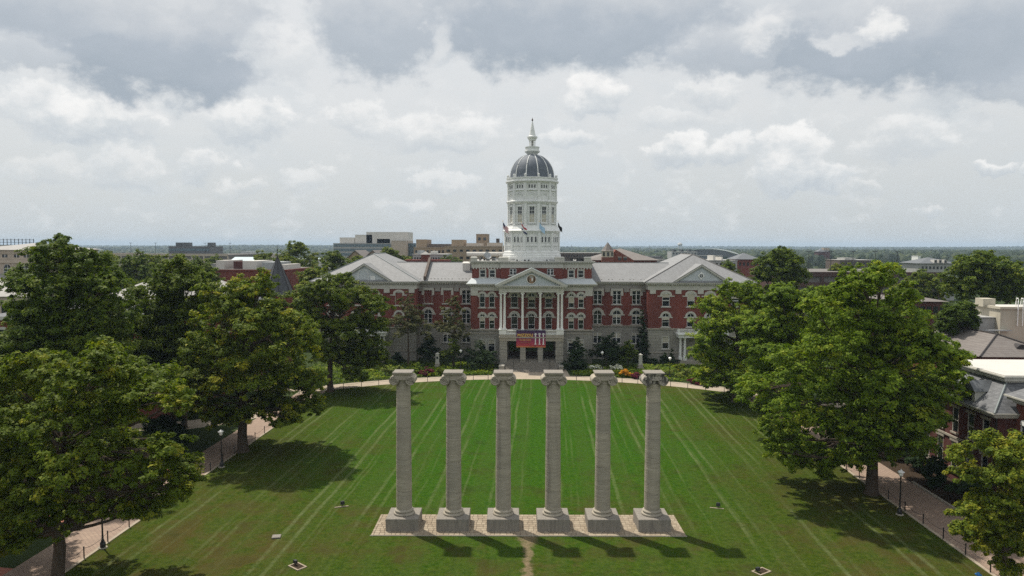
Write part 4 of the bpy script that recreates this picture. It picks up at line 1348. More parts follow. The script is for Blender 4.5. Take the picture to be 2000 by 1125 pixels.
    if s > 0:
        m = MB(); m.prism_y([(PC + .75 * math.cos(math.pi / 2 * k), 17.95 + .85 * math.sin(math.pi / 2 * k)) for k in range(4)], g0 - .16, g0 - .07)
        m.prism_y([(PC + .5 * math.cos(2 * math.pi * k / 16), 17.95 + .5 * math.sin(2 * math.pi * k / 16)) for k in range(16)], g0 - .2, g0 - .161)
        o = m.build('round_window', 'white_paint', HALL)
        m = MB(); m.prism_y([(PC + .37 * math.cos(2 * math.pi * k / 16), 17.95 + .37 * math.sin(2 * math.pi * k / 16)) for k in range(16)], g0 - .215, g0 - .201); m.build('pane', 'glass', o)
        MB().box(PC - .03, PC + .03, g0 - .235, g0 - .216, 17.6, 18.3).box(PC - .35, PC + .35, g0 - .234, g0 - .217, 17.92, 17.98).build('glazing_bar', 'white_paint', o)
    else:
        m = MB(); m.arch(1.0, 1.12, 18.0, g0 - .12, g0 - .03); m.box(PC * 0 - 1.12, -1.0, g0 - .12, g0 - .03, 16.7, 18.0); m.box(1.0, 1.12, g0 - .12, g0 - .03, 16.7, 18.0)
        o = m.build('blind_arch', 'white_paint', HALL, loc=(PC - .3, 0, 0))
        MB().box(1.5, 2.5, g0 - .1, g0 - .07, 16.7, 17.7).build('hatch', 'white_paint', o)
    # white side porch
    po = MB(); hwp = 4.9
    po.box(PC - hwp, PC + hwp, .1, VP - .12, 5.5, 6.05); po.box(PC - hwp - .2, PC + hwp + .2, -.1, VP - .12, 6.052, 6.3)
    po.box(PC - hwp, PC + hwp, .15, .45, 6.302, 6.5); po.box(PC - hwp, PC + hwp, .12, .48, 7.0, 7.15)
    for k in range(40):
        x = PC - hwp + .3 + (2 * hwp - .6) * k / 39
        po.box(x - .05, x + .05, .24, .36, 6.5, 7.0)
    for q in (-1, 1): po.box(PC + q * hwp - .25, PC + q * hwp + .25, .05, .55, 6.302, 7.22)
    po.build('side_porch_top', 'white_paint', HALL)
    cm = MB().box(-.35, .35, -.35, .35, 0, 1.5).lathe([(.30, 1.5), (.26, 1.7), (.25, 3.5), (.21, 5.25), (.28, 5.35)], 12).box(-.3, .3, -.3, .3, 5.35, 5.5).mesh('side_porch_column', 'white_paint', True)
    for x in (-4.45, -3.55, 3.55, 4.45): link('side_porch_column', cm, HALL, (PC + x, .55, 0))
    MB().box(PC - 4.9, PC + 4.9, -.1, VP - .13, -.01, .9).build('side_porch_floor', 'limestone', HALL)
    d = MB().box(PC - 1.1, PC + 1.1, VP - .2, VP - .125, .9, 3.9).build('side_door', 'dark_wood', HALL)
# chimney-like fire wall on the left wing roof, and the white roof vent
fw = MB(); fw.add([(-22.95, 6.3, 16.7), (-22.45, 6.3, 16.7), (-22.45, 14.2, 20.6), (-22.95, 14.2, 20.6), (-22.95, 6.3, 17.5), (-22.45, 6.3, 17.5), (-22.45, 14.2, 21.4), (-22.95, 14.2, 21.4)],
                  [(3, 2, 1, 0), (4, 5, 6, 7), (0, 1, 5, 4), (1, 2, 6, 5), (2, 3, 7, 6), (3, 0, 4, 7)])
fw.build('fire_wall', 'brown_wall', HALL)
MB().box(-15.0, -13.4, 10.3, 13.2, 18.0, 20.2).frustum(-15.1, -13.3, 10.2, 13.3, 20.2, -15.0, -13.4, 11.6, 13.3, 20.5).build('roof_vent', 'white_roof', HALL)
MB().tube([(-15.4, 24, 22.0), (-1, 24, 22.0)], .55, 14).build('white_duct', 'white_roof', HALL, True)
# rooftop machines
rq = random.Random(5)
for k in range(22):
    x = rq.choice((-1, 1)) * rq.uniform(6.8, 10.8); y = rq.uniform(2.5, 5)
    w, h = rq.uniform(.15, .5), rq.uniform(.25, .75)
    m = MB().box(-w, w, -w * .8, w * .8, 0, h).tube([(-w, 0, h * .8), (-w - .25, 0, h + .1), (-w - .5, .1, .1)], .05, 5)
    m.build('roof_unit', rq.choice(['dark_metal', 'grey_metal', 'dark_metal', 'asphalt_roof']), HALL, loc=(x, y, 20.9))
for x in (-1.4, -.6, 3.1, -3.0): MB().box(-.14, .14, -.14, .14, 0, .3).build('roof_light', 'dark_metal', HALL, loc=(x, 1.6, 20.9))
dish = MB(); dish.lathe([(.001, 0), (.35, .03), (.62, .11), (.82, .22), (.8, .24), (.6, .13), (.33, .05)], 18, cap=False)
o = dish.build('satellite_dish', 'grey_metal', HALL, True, loc=(-9.2, 3.2, 21.9)); o.rotation_euler = (R(58), 0, R(25))
MB().tube([(-9.2, 3.2, 20.9), (-9.2, 3.2, 21.9)], .06, 6).build('dish_post', 'grey_metal', HALL)
MB().tube([(-5.4, 3, 21.0), (-2, 2.5, 21.35), (2, 2.5, 21.3), (5, 3, 21.0)], .04, 5).build('roof_cable', 'cable', HALL)

# ---- white domed tower
TV = 8.0
NS = 12
PH = R(15 - 90)


def ring(name, prof, mat='white_paint', seg=NS, smooth=False, parent=None):
    return MB().lathe(prof, seg, (0, TV, 0), PH).build(name, mat, parent or HALL, smooth)


k12 = 1 / math.cos(R(15))
ring('tower_base', [(6.55, 20.85), (6.55, 21.7), (6.3, 21.75), (6.3, 22.2), (6.15, 22.3), (6.15, 22.7), (6.0, 22.95)])
ring('arcade_drum', [(5.80, 22.9), (5.80, 26.6)])
ring('tower_string', [(5.98, 24.0), (5.98, 24.14)])
ring('arcade_cornice', [(5.90, 26.6), (6.0, 26.7), (6.15, 26.95), (6.35, 27.0), (6.35, 27.14), (5.9, 27.35), (5.5, 28.05), (5.5, 28.3)])
ring('window_drum', [(5.05, 28.25), (5.05, 32.9)])
ring('window_cornice', [(5.20, 32.6), (5.35, 32.75), (5.55, 33.0), (5.62, 33.05), (5.62, 33.25), (5.3, 33.4)])
ring('relief_drum', [(5.12, 33.3), (5.12, 37.0)])
ring('relief_string', [(5.32, 35.35), (5.40, 35.45), (5.30, 35.55)])
ring('upper_cornice', [(5.2, 36.85), (5.35, 37.0), (5.55, 37.2), (5.75, 37.25), (5.75, 37.45), (5.45, 37.55), (5.45, 37.9), (5.6, 37.95), (5.6, 38.12), (4.9, 38.2)])
for k in range(NS):
    a = PH + 2 * math.pi * k / NS
    ca, sa = math.cos(a), math.sin(a)

    def at_vertex(r, z0, z1, w, d, name):
        m = MB().box(-d, d, -w, w, z0, z1)
        link(name, m.mesh(name, 'white_paint'), HALL, (r * ca, TV + r * sa, 0), (0, 0, a))
    at_vertex(5.86, 23.0, 26.7, .30, .16, 'tower_pilaster')
    at_vertex(5.12, 28.3, 32.9, .28, .18, 'tower_pilaster')
    at_vertex(5.18, 33.3, 37.1, .26, .18, 'tower_pilaster')
    m = MB().box(-.22, .22, -.26, .26, 38.1, 38.38).lathe([(.05, 38.38), (.22, 38.46), (.26, 38.6), (.2, 38.76), (.04, 38.84)], 10)
    link('ball_finial', m.mesh('ball_finial', 'white_paint', True), HALL, (5.25 * ca, TV + 5.25 * sa, 0))
slot = MB(); slot.prism_y([(-.17, 0), (.17, 0), (.17, .95)] + [(.17 * math.cos(R(q)), .95 + .17 * math.sin(R(q))) for q in (30, 60, 90, 120, 150)] + [(-.17, .95)], -.04, .02)
slot_me = slot.mesh('arcade_opening', 'glass')
sm = MB(); sm.prism_y([(-.14, 0), (.14, 0), (.14, .55)] + [(.14 * math.cos(R(q)), .55 + .14 * math.sin(R(q))) for q in (30, 60, 90, 120, 150)] + [(-.14, .55)], -.04, .02)
slot2_me = sm.mesh('arcade_opening', 'glass')
arm = MB(); arm.arch(.17, .27, .95, -.10, 0, n=8); arm.box(-.27, -.17, -.08, 0, 0, .95); arm.box(.17, .27, -.08, 0, 0, .95); arm.box(-.3, .3, -.12, 0, -.1, 0)
arm_me = arm.mesh('surround', 'white_paint')
arm2 = MB(); arm2.arch(.14, .22, .55, -.08, 0, n=8); arm2.box(-.22, -.14, -.06, 0, 0, .55); arm2.box(.14, .22, -.06, 0, 0, .55)
arm2_me = arm2.mesh('surround', 'white_paint')
fest = MB(); fest.arch(.55, .66, -.3, -.09, 0, 20, 160, 8); fest.arch(.75, .86, -.2, -.09, 0, 30, 150, 8); fest.box(-.12, .12, -.12, 0, .2, .45)
fest_me = fest.mesh('relief_garland', 'white_paint')
panel = MB().box(-.62, .62, -.05, 0, 0, .08).box(-.62, .62, -.05, 0, .55, .63).box(-.62, -.54, -.05, 0, .08, .55).box(.54, .62, -.05, 0, .08, .55).mesh('relief_panel', 'white_paint')
win_type('tower', 1.10, 3.35, False, 1, (.28, .55, .76), .5, trim='plain', trim_mat='white_paint')
for k in range(NS):
    b = 2 * math.pi * k / NS
    bb = (b + math.pi) % (2 * math.pi) - math.pi
    if abs(bb) > R(110): continue
    nx, ny = math.sin(b), -math.cos(b)
    rt = Vector((math.cos(b), math.sin(b), 0))

    def on_face(me, name, r, dx, z):
        p = Vector((nx * r, TV + ny * r, z)) + rt * dx
        return link(name, me, HALL, p, (0, 0, b))
    f1, f2, f3 = 5.80 / k12, 5.05 / k12, 5.12 / k12
    for dx in (-.80, 0, .80):
        o = on_face(slot_me, 'arcade_opening', f1 + .01, dx, 24.75); link('surround', arm_me, o)
        o = on_face(slot2_me, 'arcade_opening', f3 + .01, dx * .72, 35.9); link('surround', arm2_me, o)
    on_face(fest_me, 'relief_garland', f3, 0, 34.4)
    on_face(panel, 'relief_panel', f1, 0, 23.2)
    p = Vector((nx * (f2 + .16), TV + ny * (f2 + .16), 28.75))
    w = window(HALL, 'tower', p.x, p.y, p.z, False, b)
    link('blind', WT['tower']['blind'], w, (0, 0, -1.62))
# dome shell, ribs, lantern, spire
dome = []
for k in range(15):
    t_ = k / 14
    a = t_ * R(80)
    dome.append((4.72 * math.cos(a) ** .92, 38.1 + 5.15 * math.sin(a) ** 1.0))
MB().lathe(dome, 48, (0, TV, 0), PH, True).build('dome', 'dome_slate', HALL, True)
for k in range(NS):
    a = PH + 2 * math.pi * k / NS
    m = MB().tube([((r_ + .03) * math.cos(a), TV + (r_ + .03) * math.sin(a), z_) for r_, z_ in dome], [.12 - .05 * q / 14 for q in range(15)], 6)
    m.build('dome_rib', 'white_paint', HALL, True)
ring('lantern_base', [(.95, 42.9), (1.05, 43.2), (1.35, 43.6), (1.62, 43.75), (1.62, 44.0), (1.45, 44.1), (1.45, 44.6), (1.55, 44.65), (1.55, 44.8), (.8, 44.9)], seg=24)
for k in range(8):
    a = 2 * math.pi * k / 8 + R(22.5)
    MB().lathe([(.13, 44.85), (.09, 44.95), (.085, 46.1), (.13, 46.2)], 8, (.62 * math.cos(a), TV + .62 * math.sin(a), 0)).build('lantern_column', 'white_paint', HALL)
MB().lathe([(.38, 44.8), (.38, 46.2)], 10, (0, TV, 0)).build('lantern_core', 'grey_trim', HALL)
ring('lantern_cap', [(.75, 46.15), (.80, 46.35), (.98, 46.6), (1.08, 46.75), (1.08, 46.95), (.85, 47.05), (.72, 47.2)], seg=24)
ring('spire', [(.74, 47.15), (.55, 47.9), (.30, 49.2), (.12, 50.1), (.05, 50.15)], seg=16)
MB().lathe([(.06, 50.1), (.06, 50.25), (.18, 50.35), (.2, 50.5), (.12, 50.62), (.05, 50.7), (.03, 50.95)], 12, (0, TV, 0)).build('finial', 'dark_wood', HALL, True)

# ---- banner on the balcony
bp = Vector((-.65 + zx(707), 147 + VF - .12, 5.92))
ban = thing('event_banner', 'purple and orange banner with three drawn columns hanging over the hall entrance', 'banner', bp)
g_ = MB()
nx_ = 12
vs, fs = [], []
for i in range(nx_ + 1):
    for k in range(7):
        x = -2.85 + 5.7 * i / nx_; z = -1.68 + 3.36 * k / 6
        vs.append((x, -.02 * math.sin(i * 1.3) * (1 - k / 6), z))
for i in range(nx_):
    for k in range(6): fs.append((i * 7 + k, (i + 1) * 7 + k, (i + 1) * 7 + k + 1, i * 7 + k + 1))
g_.add(vs, fs); g_.add([(x, y + .03, z) for x, y, z in vs], [tuple(reversed(q)) for q in fs])
g_.build('cloth', 'banner_cloth', ban)


def lettering(txt, size, x, z, mat, parent, shear=0.0, ext=1.0):
    cu = bpy.data.curves.new('lettering', 'FONT')
    cu.body = txt; cu.size = size; cu.extrude = .006; cu.shear = shear; cu.space_character = ext; cu.offset = .022
    o = bpy.data.objects.new('tmp', cu); COL.objects.link(o)
    dg = bpy.context.evaluated_depsgraph_get()
    me = bpy.data.meshes.new_from_object(o.evaluated_get(dg))
    bpy.data.objects.remove(o)
    me.materials.clear(); me.materials.append(MAT[mat])
    w = max(v.co.x for v in me.vertices)
    q = link('lettering', me, parent, (x - w / 2, -.05, z), (R(90), 0, 0))
    return q


lettering('MIZZOU', .74, -1.12, .46, 'gold', ban, 0, 1.10)
lettering('TOGETHER', .44, -1.12, -.40, 'banner_orange', ban, 0, 1.06)
rl = random.Random(9)
for z, x0, x1, mt in ((.16, -1.7, 0.05, 'flag_white'), (-.72, -2.15, -.2, 'rust_brown')):   # two lines too small to read
    m = MB(); x = x0
    while x < x1:
        w = rl.uniform(.05, .13); m.box(x, x + w, -.055, -.04, z - .06, z + rl.uniform(.02, .09)); x += w + rl.uniform(.03, .1)
    m.build('small_line', mt, ban)
for x in (.88, 1.67, 2.42):
    m = MB().box(x - .22, x + .22, -.06, -.04, -1.12, -1.0).box(x - .10, x + .10, -.06, -.04, -1.0, .98).box(x - .2, x + .2, -.06, -.04, 1.0, 1.1)
    m.arch(.05, .12, .88, -.06, -.04, 90, 360, 8, x - .17); m.arch(.05, .12, .88, -.06, -.04, 180, 450, 8, x + .17)
    m.build('drawn_column', 'flag_white', ban)
MB().box(.55, .95, -.05, -.04, -1.5, -1.4).box(-.4, .1, -.05, -.04, -1.48, -1.42).build('sponsor_mark', 'flag_navy', ban)


# ---- flags on the roof
def flagpole(label, x, y, h, kind):
    t = thing('flagpole', label, 'flag', (-.65 + x, 147 + y, 20.9), 0, 'flagpoles on the hall roof')
    MB().lathe([(.12, 0), (.12, .15), (.05, .2), (.035, h)], 8).build('pole', 'lamp_white', t)
    MB().lathe([(.02, h), (.09, h + .06), (.09, h + .12), (.02, h + .2)], 8).build('ball', 'gold', t)
    L, Hh = (1.5 if kind == 'black' else 2.0), (.95 if kind == 'black' else 1.2)
    NXg, NZ = 12, 13
    vs, fs, mi = [], [], []
    for i in range(NXg + 1):
        u = i / NXg
        for k in range(NZ + 1):
            w = k / NZ
            # limp flag: the fly end droops
            vs.append((.05 + L * .55 * u + .06 * math.sin(u * 9), .10 * math.sin(u * 7 + w), h - .15 - Hh * (1 - w) - u * 1.35 - .12 * math.sin(u * 5)))
    for i in range(NXg):
        for k in range(NZ):
            fs.append((i * (NZ + 1) + k, (i + 1) * (NZ + 1) + k, (i + 1) * (NZ + 1) + k + 1, i * (NZ + 1) + k + 1))
            if kind == 'stripes': q = 2 if (i < 5 and k >= 6) else (0 if k % 2 == 0 else 1)
            elif kind == 'tricolour': q = 0 if k >= 9 else (1 if k >= 4 else 2)
            else: q = 0
            mi.append(q)
    me = bpy.data.meshes.new('flag'); me.from_pydata(vs, [], fs)
    ms = {'stripes': ['flag_red', 'flag_white', 'flag_navy'], 'tricolour': ['flag_red', 'flag_white', 'flag_navy'], 'sky': ['flag_sky'], 'black': ['flag_black']}[kind]
    for q in ms: me.materials.append(MAT[q])
    me.polygons.foreach_set('material_index', mi)
    o = link('flag', me, t)
    so = o.modifiers.new('thickness', 'SOLIDIFY'); so.thickness = .012


flagpole('roof flagpole with limp red and white striped flag, leftmost of four', -6.0, 3.6, 8.1, 'stripes')
flagpole('roof flagpole with limp red, white and blue banded flag', -2.15, 2.0, 7.8, 'tricolour')
flagpole('roof flagpole with limp pale blue flag', 1.5, 2.0, 8.0, 'sky')
flagpole('roof flagpole with small limp black flag, rightmost of four', 5.35, 3.6, 8.1, 'black')


# ================================================================== TREES
def unit(rs, n):
    v = rs.normal(size=(n, 3)); return v / np.linalg.norm(v, axis=1)[:, None]


def leaf_mesh(name, c, nrm, size, tint, mat, rs, slim=.34):
    n = len(c)
    t = rs.normal(size=(n, 3)); t -= (t * nrm).sum(1)[:, None] * nrm
    t /= np.linalg.norm(t, axis=1)[:, None] + 1e-9
    b = np.cross(nrm, t)
    s = size[:, None]
    v = np.empty((n, 3, 3), dtype=np.float32)
    v[:, 0] = c - t * s * .45 + b * s * slim
    v[:, 1] = c - t * s * .45 - b * s * slim + nrm * s * .08
    v[:, 2] = c + t * s * .55 - nrm * s * .06
    me = bpy.data.meshes.new(name)
    me.vertices.add(3 * n); me.vertices.foreach_set('co', v.reshape(-1))
    me.loops.add(3 * n); me.loops.foreach_set('vertex_index', np.arange(3 * n, dtype=np.int32))
    me.polygons.add(n)
    me.polygons.foreach_set('loop_start', np.arange(0, 3 * n, 3, dtype=np.int32))
    me.materials.append(MAT[mat])
    a = me.attributes.new('tint', 'FLOAT', 'FACE')
    a.data.foreach_set('value', np.clip(tint, 0, 1).astype(np.float32))
    me.update(calc_edges=True)
    return me


def crown(lobes, nleaf, size, mat, seed, subs=15, tuft=.40, flat=.72, tint_mu=.42, tint_sd=.17, yellow=0.0, up=.55):
    """lobes -> boughs -> tufts -> leaves, so light falls on rounded tops and gaps stay between"""
    nleaf, size = int(nleaf * 1.95), size * .74
    rs = np.random.RandomState(seed)
    L = np.array(lobes, dtype=float)
    sub_c, sub_r, sub_t = [], [], []
    for (x, y, z, r) in L:
        d = unit(rs, subs * 3)
        d = d[d[:, 2] > -.62][:subs]
        f = rs.uniform(.30, .88, len(d))
        c = np.array([x, y, z]) + d * (f * r)[:, None] * np.array([1, 1, .92])
        sub_c.append(c); sub_r.append(r * rs.uniform(.32, .52, len(d))); sub_t.append(np.full(len(d), rs.normal(0, .5)))
    sub_c = np.concatenate(sub_c); sub_r = np.concatenate(sub_r); sub_t = np.concatenate(sub_t)
    w = sub_r ** 2; w /= w.sum()
    per_tuft = 34
    nt = max(20, int(nleaf / per_tuft))
    k = rs.choice(len(sub_c), nt, p=w)
    d = unit(rs, nt)
    lowflip = (d[:, 2] < -.15) & (rs.rand(nt) < .7)
    d[lowflip, 2] *= -1
    rr = sub_r[k]
    tc_ = sub_c[k] + d * (rr * rs.uniform(.55, 1.08, nt))[:, None] * np.array([1, 1, flat])
    tr_ = np.clip(rr * tuft, size * 1.3, None) * rs.uniform(.7, 1.25, nt)
    tt = sub_t[k] * .55 + rs.normal(0, .75, nt)
    if yellow: tt = tt + (rs.rand(len(sub_c)) < yellow)[k] * 2.2
    n = nt * per_tuft
    q = np.repeat(np.arange(nt), per_tuft)
    e = unit(rs, n)
    pos_ = tc_[q] + e * (tr_[q] * rs.rand(n) ** .45)[:, None] * np.array([1, 1, .62])
    nm = e * .45 + d[q] * .65 + np.array([0, 0, up]) + rs.normal(0, .34, (n, 3))
    nm /= np.linalg.norm(nm, axis=1)[:, None]
    tint = tint_mu + tint_sd * (tt[q] * .75 + rs.normal(0, .8, n))
    sz = size * rs.uniform(.65, 1.3, n)
    return leaf_mesh('crown', pos_, nm, sz, tint, mat, rs), sub_c, sub_r, L


def limb_path(rs, a, b, sag, n=5):
    a, b = np.array(a, float), np.array(b, float)
    out = []
    off = rs.normal(0, .07, 3) * np.linalg.norm(b - a)
    for i in range(n + 1):
        t = i / n
        p = a * (1 - t) + b * t
        p = p + off * math.sin(math.pi * t) + np.array([0, 0, sag * math.sin(math.pi * t)])
        out.append(tuple(p))
    return out


def tree(name, label, base, lobes, nleaf, size, mat, seed, tr=.5, fork=None, group=None, cat='tree', bark='bark', z0=0.0, **kw):
    """base: x,y of the trunk foot; lobes in world coordinates"""
    rs = np.random.RandomState(seed + 900)
    bx, by = base
    t = thing(name, label, cat, (bx, by, z0), 0, group)
    loc = [(x - bx, y - by, z - z0, r) for x, y, z, r in lobes]
    me, sc, sr, L = crown(loc, nleaf, size, mat, seed, **kw)
    link('crown', me, t)
    zmin = min(z - r for x, y, z, r in loc); zmax = max(z + r for x, y, z, r in loc)
    fork = fork if fork is not None else max(1.5, zmin + (zmax - zmin) * .18)
    mb = MB()
    top = np.array([L[:, 0].mean() * .7, L[:, 1].mean() * .7, zmin + (zmax - zmin) * .80])
    n = 8
    path = []
    for i in range(n + 1):
        q = i / n
        path.append((top[0] * q ** 3 + rs.normal(0, .06) * (q > .1), top[1] * q ** 3 + rs.normal(0, .06) * (q > .1), -.05 + (top[2] + .05) * q))
    rad = [tr * (1.45 if i == 0 else 1.0) * (1 - .86 * (i / n) ** 1.1) for i in range(n + 1)]
    path.insert(1, (0, 0, .45)); rad.insert(1, tr * 1.08)
    mb.tube(path, rad, 9)
    mb.build('trunk', bark, t, True)
    br = MB()
    order = np.argsort(L[:, 2])
    for i in order:
        x, y, z, r = L[i]
        zf = min(top[2] * .98, fork + (z - zmin) / (zmax - zmin + 1e-6) * (top[2] - fork) * .7)
        zf = min(zf, z - .15 * r) if z - .15 * r > fork * .8 else fork * .85
        q = max(0.0, min(1.0, zf / top[2]))
        a = (top[0] * q ** 3, top[1] * q ** 3, zf)
        ln = math.dist(a, (x, y, z))
        r0 = tr * .40 * min(1, ln / 6 + .35) * (1 - .5 * q)
        p = limb_path(rs, a, (x, y, z), .06 * ln)
        br.tube(p, [r0 * (1 - .72 * k / 5) for k in range(6)], 6)
        near = np.argsort(((sc - np.array([x, y, z])) ** 2).sum(1))[:8]
        for j in near:
            br.tube(limb_path(rs, p[rs.randint(3, 6)], sc[j], .1, 3), [r0 * .26, r0 * .2, r0 * .14, r0 * .06], 4)
    br.build('branches', bark, t, True)
    return t


def px_lobes(rows, Y, seed, depth=.62, both=True, grow=1.24):
    """crown outline measured on the picture, given true size at distance Y and filled out in depth"""
    rs = random.Random(seed)
    P = [(at(px, py, Y), r * Y / F * grow) for px, py, r in rows]
    cx = sum(p.x for p, r in P) / len(P); cz = sum(p.z for p, r in P) / len(P)
    hw = max(abs(p.x - cx) + r for p, r in P); hh = max(abs(p.z - cz) + r for p, r in P)
    out = []
    for p, r in P:
        m = math.sqrt(max(.06, 1 - ((p.x - cx) / hw) ** 2 * .9 - ((p.z - cz) / hh) ** 2 * .5)) * hw * depth
        d = rs.uniform(.25, .95) * m * rs.choice((-1, 1))
        for s in ((1, -1) if both else (1,)):
            y = Y + d * s
            k = y / Y                                   # keep the outline while moving in depth
            out.append((p.x * k, y, CAM.z + (p.z - CAM.z) * k, r * k))
    return out


def auto_lobes(x, y, h, w, zb, n, seed, shape=1.0):
    rs = random.Random(seed); out = []
    H = h - zb
    for i in range(n):
        q = (i + .5) / n
        z = zb + H * (.16 + .70 * q)
        env = math.sqrt(max(.05, 1 - abs(2 * (z - zb) / H - .85 * shape) ** 2 * .75))
        a = i * 2.4 + rs.uniform(-.5, .5)
        rr_ = w / 2 * env * rs.uniform(.35, .68) * (1 if q < .85 else .4)
        r = w * rs.uniform(.20, .28) * (.7 + .3 * env)
        out.append((x + rr_ * math.cos(a), y + rr_ * math.sin(a), z, r))
    out.append((x, y, h - w * .18, w * .2)); out.append((x, y, zb + H * .5, w * .3))
    return out


ROWG = 'big shade trees lining the lawn'
LB = {}
LB['L1'] = [(30, 760, 62), (70, 725, 46), (150, 740, 52), (215, 725, 48), (295, 768, 52), (345, 785, 34), (240, 800, 60), (120, 830, 66), (20, 850, 66), (60, 930, 60), (150, 915, 60), (240, 895, 55), (315, 895, 44), (355, 922, 30), (318, 950, 34), (70, 1000, 44), (15, 975, 48), (-40, 820, 70), (-60, 930, 70), (195, 960, 34), (20, 1040, 30), (205, 695, 36), (30, 1000, 50), (95, 965, 50), (170, 1000, 28), (275, 975, 32), (265, 930, 44), (290, 1005, 18), (375, 905, 20), (-20, 1045, 40), (60, 1030, 42), (140, 1015, 34), (10, 1065, 36), (225, 995, 34), (335, 970, 28), (300, 995, 26), (255, 1000, 24), (380, 935, 18), (350, 960, 24)]
tree('shade_tree', 'nearest big tree at the lower left, wide olive-green crown over the walk', (-32.07, 46.9), px_lobes(LB['L1'], 47.2, 1), 76000, .33, 'leaf_oak', 11, .46, 5.5, ROWG, yellow=.12, tint_mu=.41)
LB['DL'] = [(120, 490, 30), (90, 512, 38), (160, 520, 38), (60, 560, 42), (130, 570, 52), (195, 560, 38), (40, 610, 32), (100, 630, 54), (180, 630, 54), (222, 610, 34), (60, 670, 52), (130, 690, 54), (205, 680, 44), (22, 700, 44), (220, 545, 24)]
b = at(125, 700, 76)
tree('shade_tree', 'tallest dark green tree on the left, rising above the horizon', (b.x, 76), px_lobes(LB['DL'], 76, 2), 56000, .43, 'leaf_dark', 12, .5, 7, ROWG, tint_mu=.45)
LB['T4'] = [(345, 535, 24), (330, 562, 34), (375, 560, 38), (300, 600, 36), (350, 620, 48), (285, 640, 38), (320, 680, 48), (268, 700, 38), (402, 600, 32), (370, 690, 44), (350, 512, 16), (362, 530, 22), (325, 540, 26), (300, 735, 44), (360, 765, 48), (265, 575, 20)]
b = at(335, 700, 91)
tree('shade_tree', 'mid-green tree with a pointed top between the tallest dark tree and the yellowing one', (b.x, 91), px_lobes(LB['T4'], 91, 3), 46000, .45, 'leaf_oak', 13, .42, 6, ROWG, tint_mu=.36)
LB['L2'] = [(500, 572, 24), (524, 604, 26), (465, 592, 34), (430, 632, 40), (500, 640, 48), (572, 634, 32), (592, 670, 34), (545, 690, 44), (440, 700, 48), (382, 690, 40), (480, 740, 52), (566, 750, 48), (612, 752, 25), (400, 760, 46), (352, 742, 34), (520, 798, 36), (440, 808, 30), (600, 795, 26), (566, 800, 26), (392, 798, 30), (345, 780, 28), (510, 562, 28), (470, 572, 30), (428, 602, 32), (430, 825, 24), (560, 818, 26), (610, 795, 26), (480, 815, 26), (410, 570, 22)]
tree('shade_tree', 'broad tree turning yellow at the top, on a thick trunk beside the left walk', (-33.9, 82.4), px_lobes(LB['L2'], 82.6, 4), 68000, .41, 'leaf_yellow', 14, .58, 6.0, ROWG, tint_mu=.36, yellow=.16)
LB['L3'] = [(632, 562, 24), (672, 552, 20), (602, 582, 28), (650, 592, 32), (700, 582, 28), (738, 602, 24), (612, 630, 28), (700, 642, 32), (742, 640, 18), (660, 650, 32), (720, 690, 32), (690, 700, 34), (744, 705, 20), (640, 690, 28), (602, 672, 24), (690, 730, 20), (592, 612, 20)]
tree('shade_tree', 'dark spreading tree with open limbs, nearest the hall on the left', (-33.5, 117.3), px_lobes(LB['L3'], 117.6, 5), 46000, .47, 'leaf_oak', 15, .5, 6.0, ROWG, tint_mu=.40, subs=12)
LB['R1'] = [(1680, 555, 32), (1720, 545, 32), (1640, 572, 34), (1758, 585, 30), (1602, 612, 36), (1670, 622, 50), (1740, 632, 46), (1788, 652, 34), (1620, 682, 50), (1700, 690, 56), (1778, 700, 50), (1836, 692, 38), (1866, 712, 28), (1562, 722, 46), (1640, 760, 56), (1730, 770, 56), (1808, 770, 50), (1862, 760, 30), (1545, 792, 42), (1600, 830, 46), (1680, 840, 50), (1760, 838, 50), (1815, 820, 34), (1535, 858, 34), (1590, 885, 34), (1640, 900, 34), (1720, 885, 34), (1775, 878, 28), (1505, 835, 28), (1520, 880, 26), (1562, 905, 24), (1612, 922, 22), (1478, 765, 28), (1742, 830, 34), (1680, 905, 26), (1845, 735, 28)]
tree('shade_tree', 'largest tree on the right, broad bright green crown above the brick walk', (32.75, 70.4), px_lobes(LB['R1'], 70.3, 6), 90000, .385, 'leaf_elm', 16, .56, 5.5, ROWG, tint_mu=.40, yellow=.08)
LB['R1b'] = [(1530, 585, 30), (1570, 602, 34), (1500, 640, 34), (1550, 660, 42), (1490, 700, 38), (1540, 730, 44), (1482, 760, 32), (1500, 800, 28), (1540, 800, 34)]
tree('shade_tree', 'bright green tree between the largest right tree and the one nearest the hall', (33.0, 92.5), px_lobes(LB['R1b'], 92.5, 7), 42000, .45, 'leaf_elm', 17, .45, 5.0, ROWG, tint_mu=.36)
LB['R2'] = [(1420, 572, 22), (1460, 582, 28), (1392, 602, 28), (1440, 632, 38), (1384, 652, 32), (1500, 612, 34), (1542, 602, 28), (1490, 660, 42), (1402, 700, 38), (1450, 720, 42), (1374, 690, 24), (1392, 738, 28), (1440, 765, 24), (1510, 720, 38), (1540, 650, 32), (1372, 738, 16)]
tree('shade_tree', 'yellow-green tree nearest the hall on the right, hiding its end pavilion', (31.0, 112.1), px_lobes(LB['R2'], 112.5, 8), 50000, .47, 'leaf_elm', 18, .5, 5.5, ROWG, tint_mu=.48, yellow=.12)
LB['NR'] = [(1872, 885, 26), (1930, 875, 30), (1980, 885, 34), (1900, 930, 32), (1960, 935, 38), (2010, 930, 38), (1895, 1000, 28), (1940, 1000, 38), (1990, 1000, 42), (1880, 1042, 20), (1925, 1055, 32), (1980, 1065, 38), (1965, 1105, 24), (2030, 1060, 42), (2040, 990, 40)]
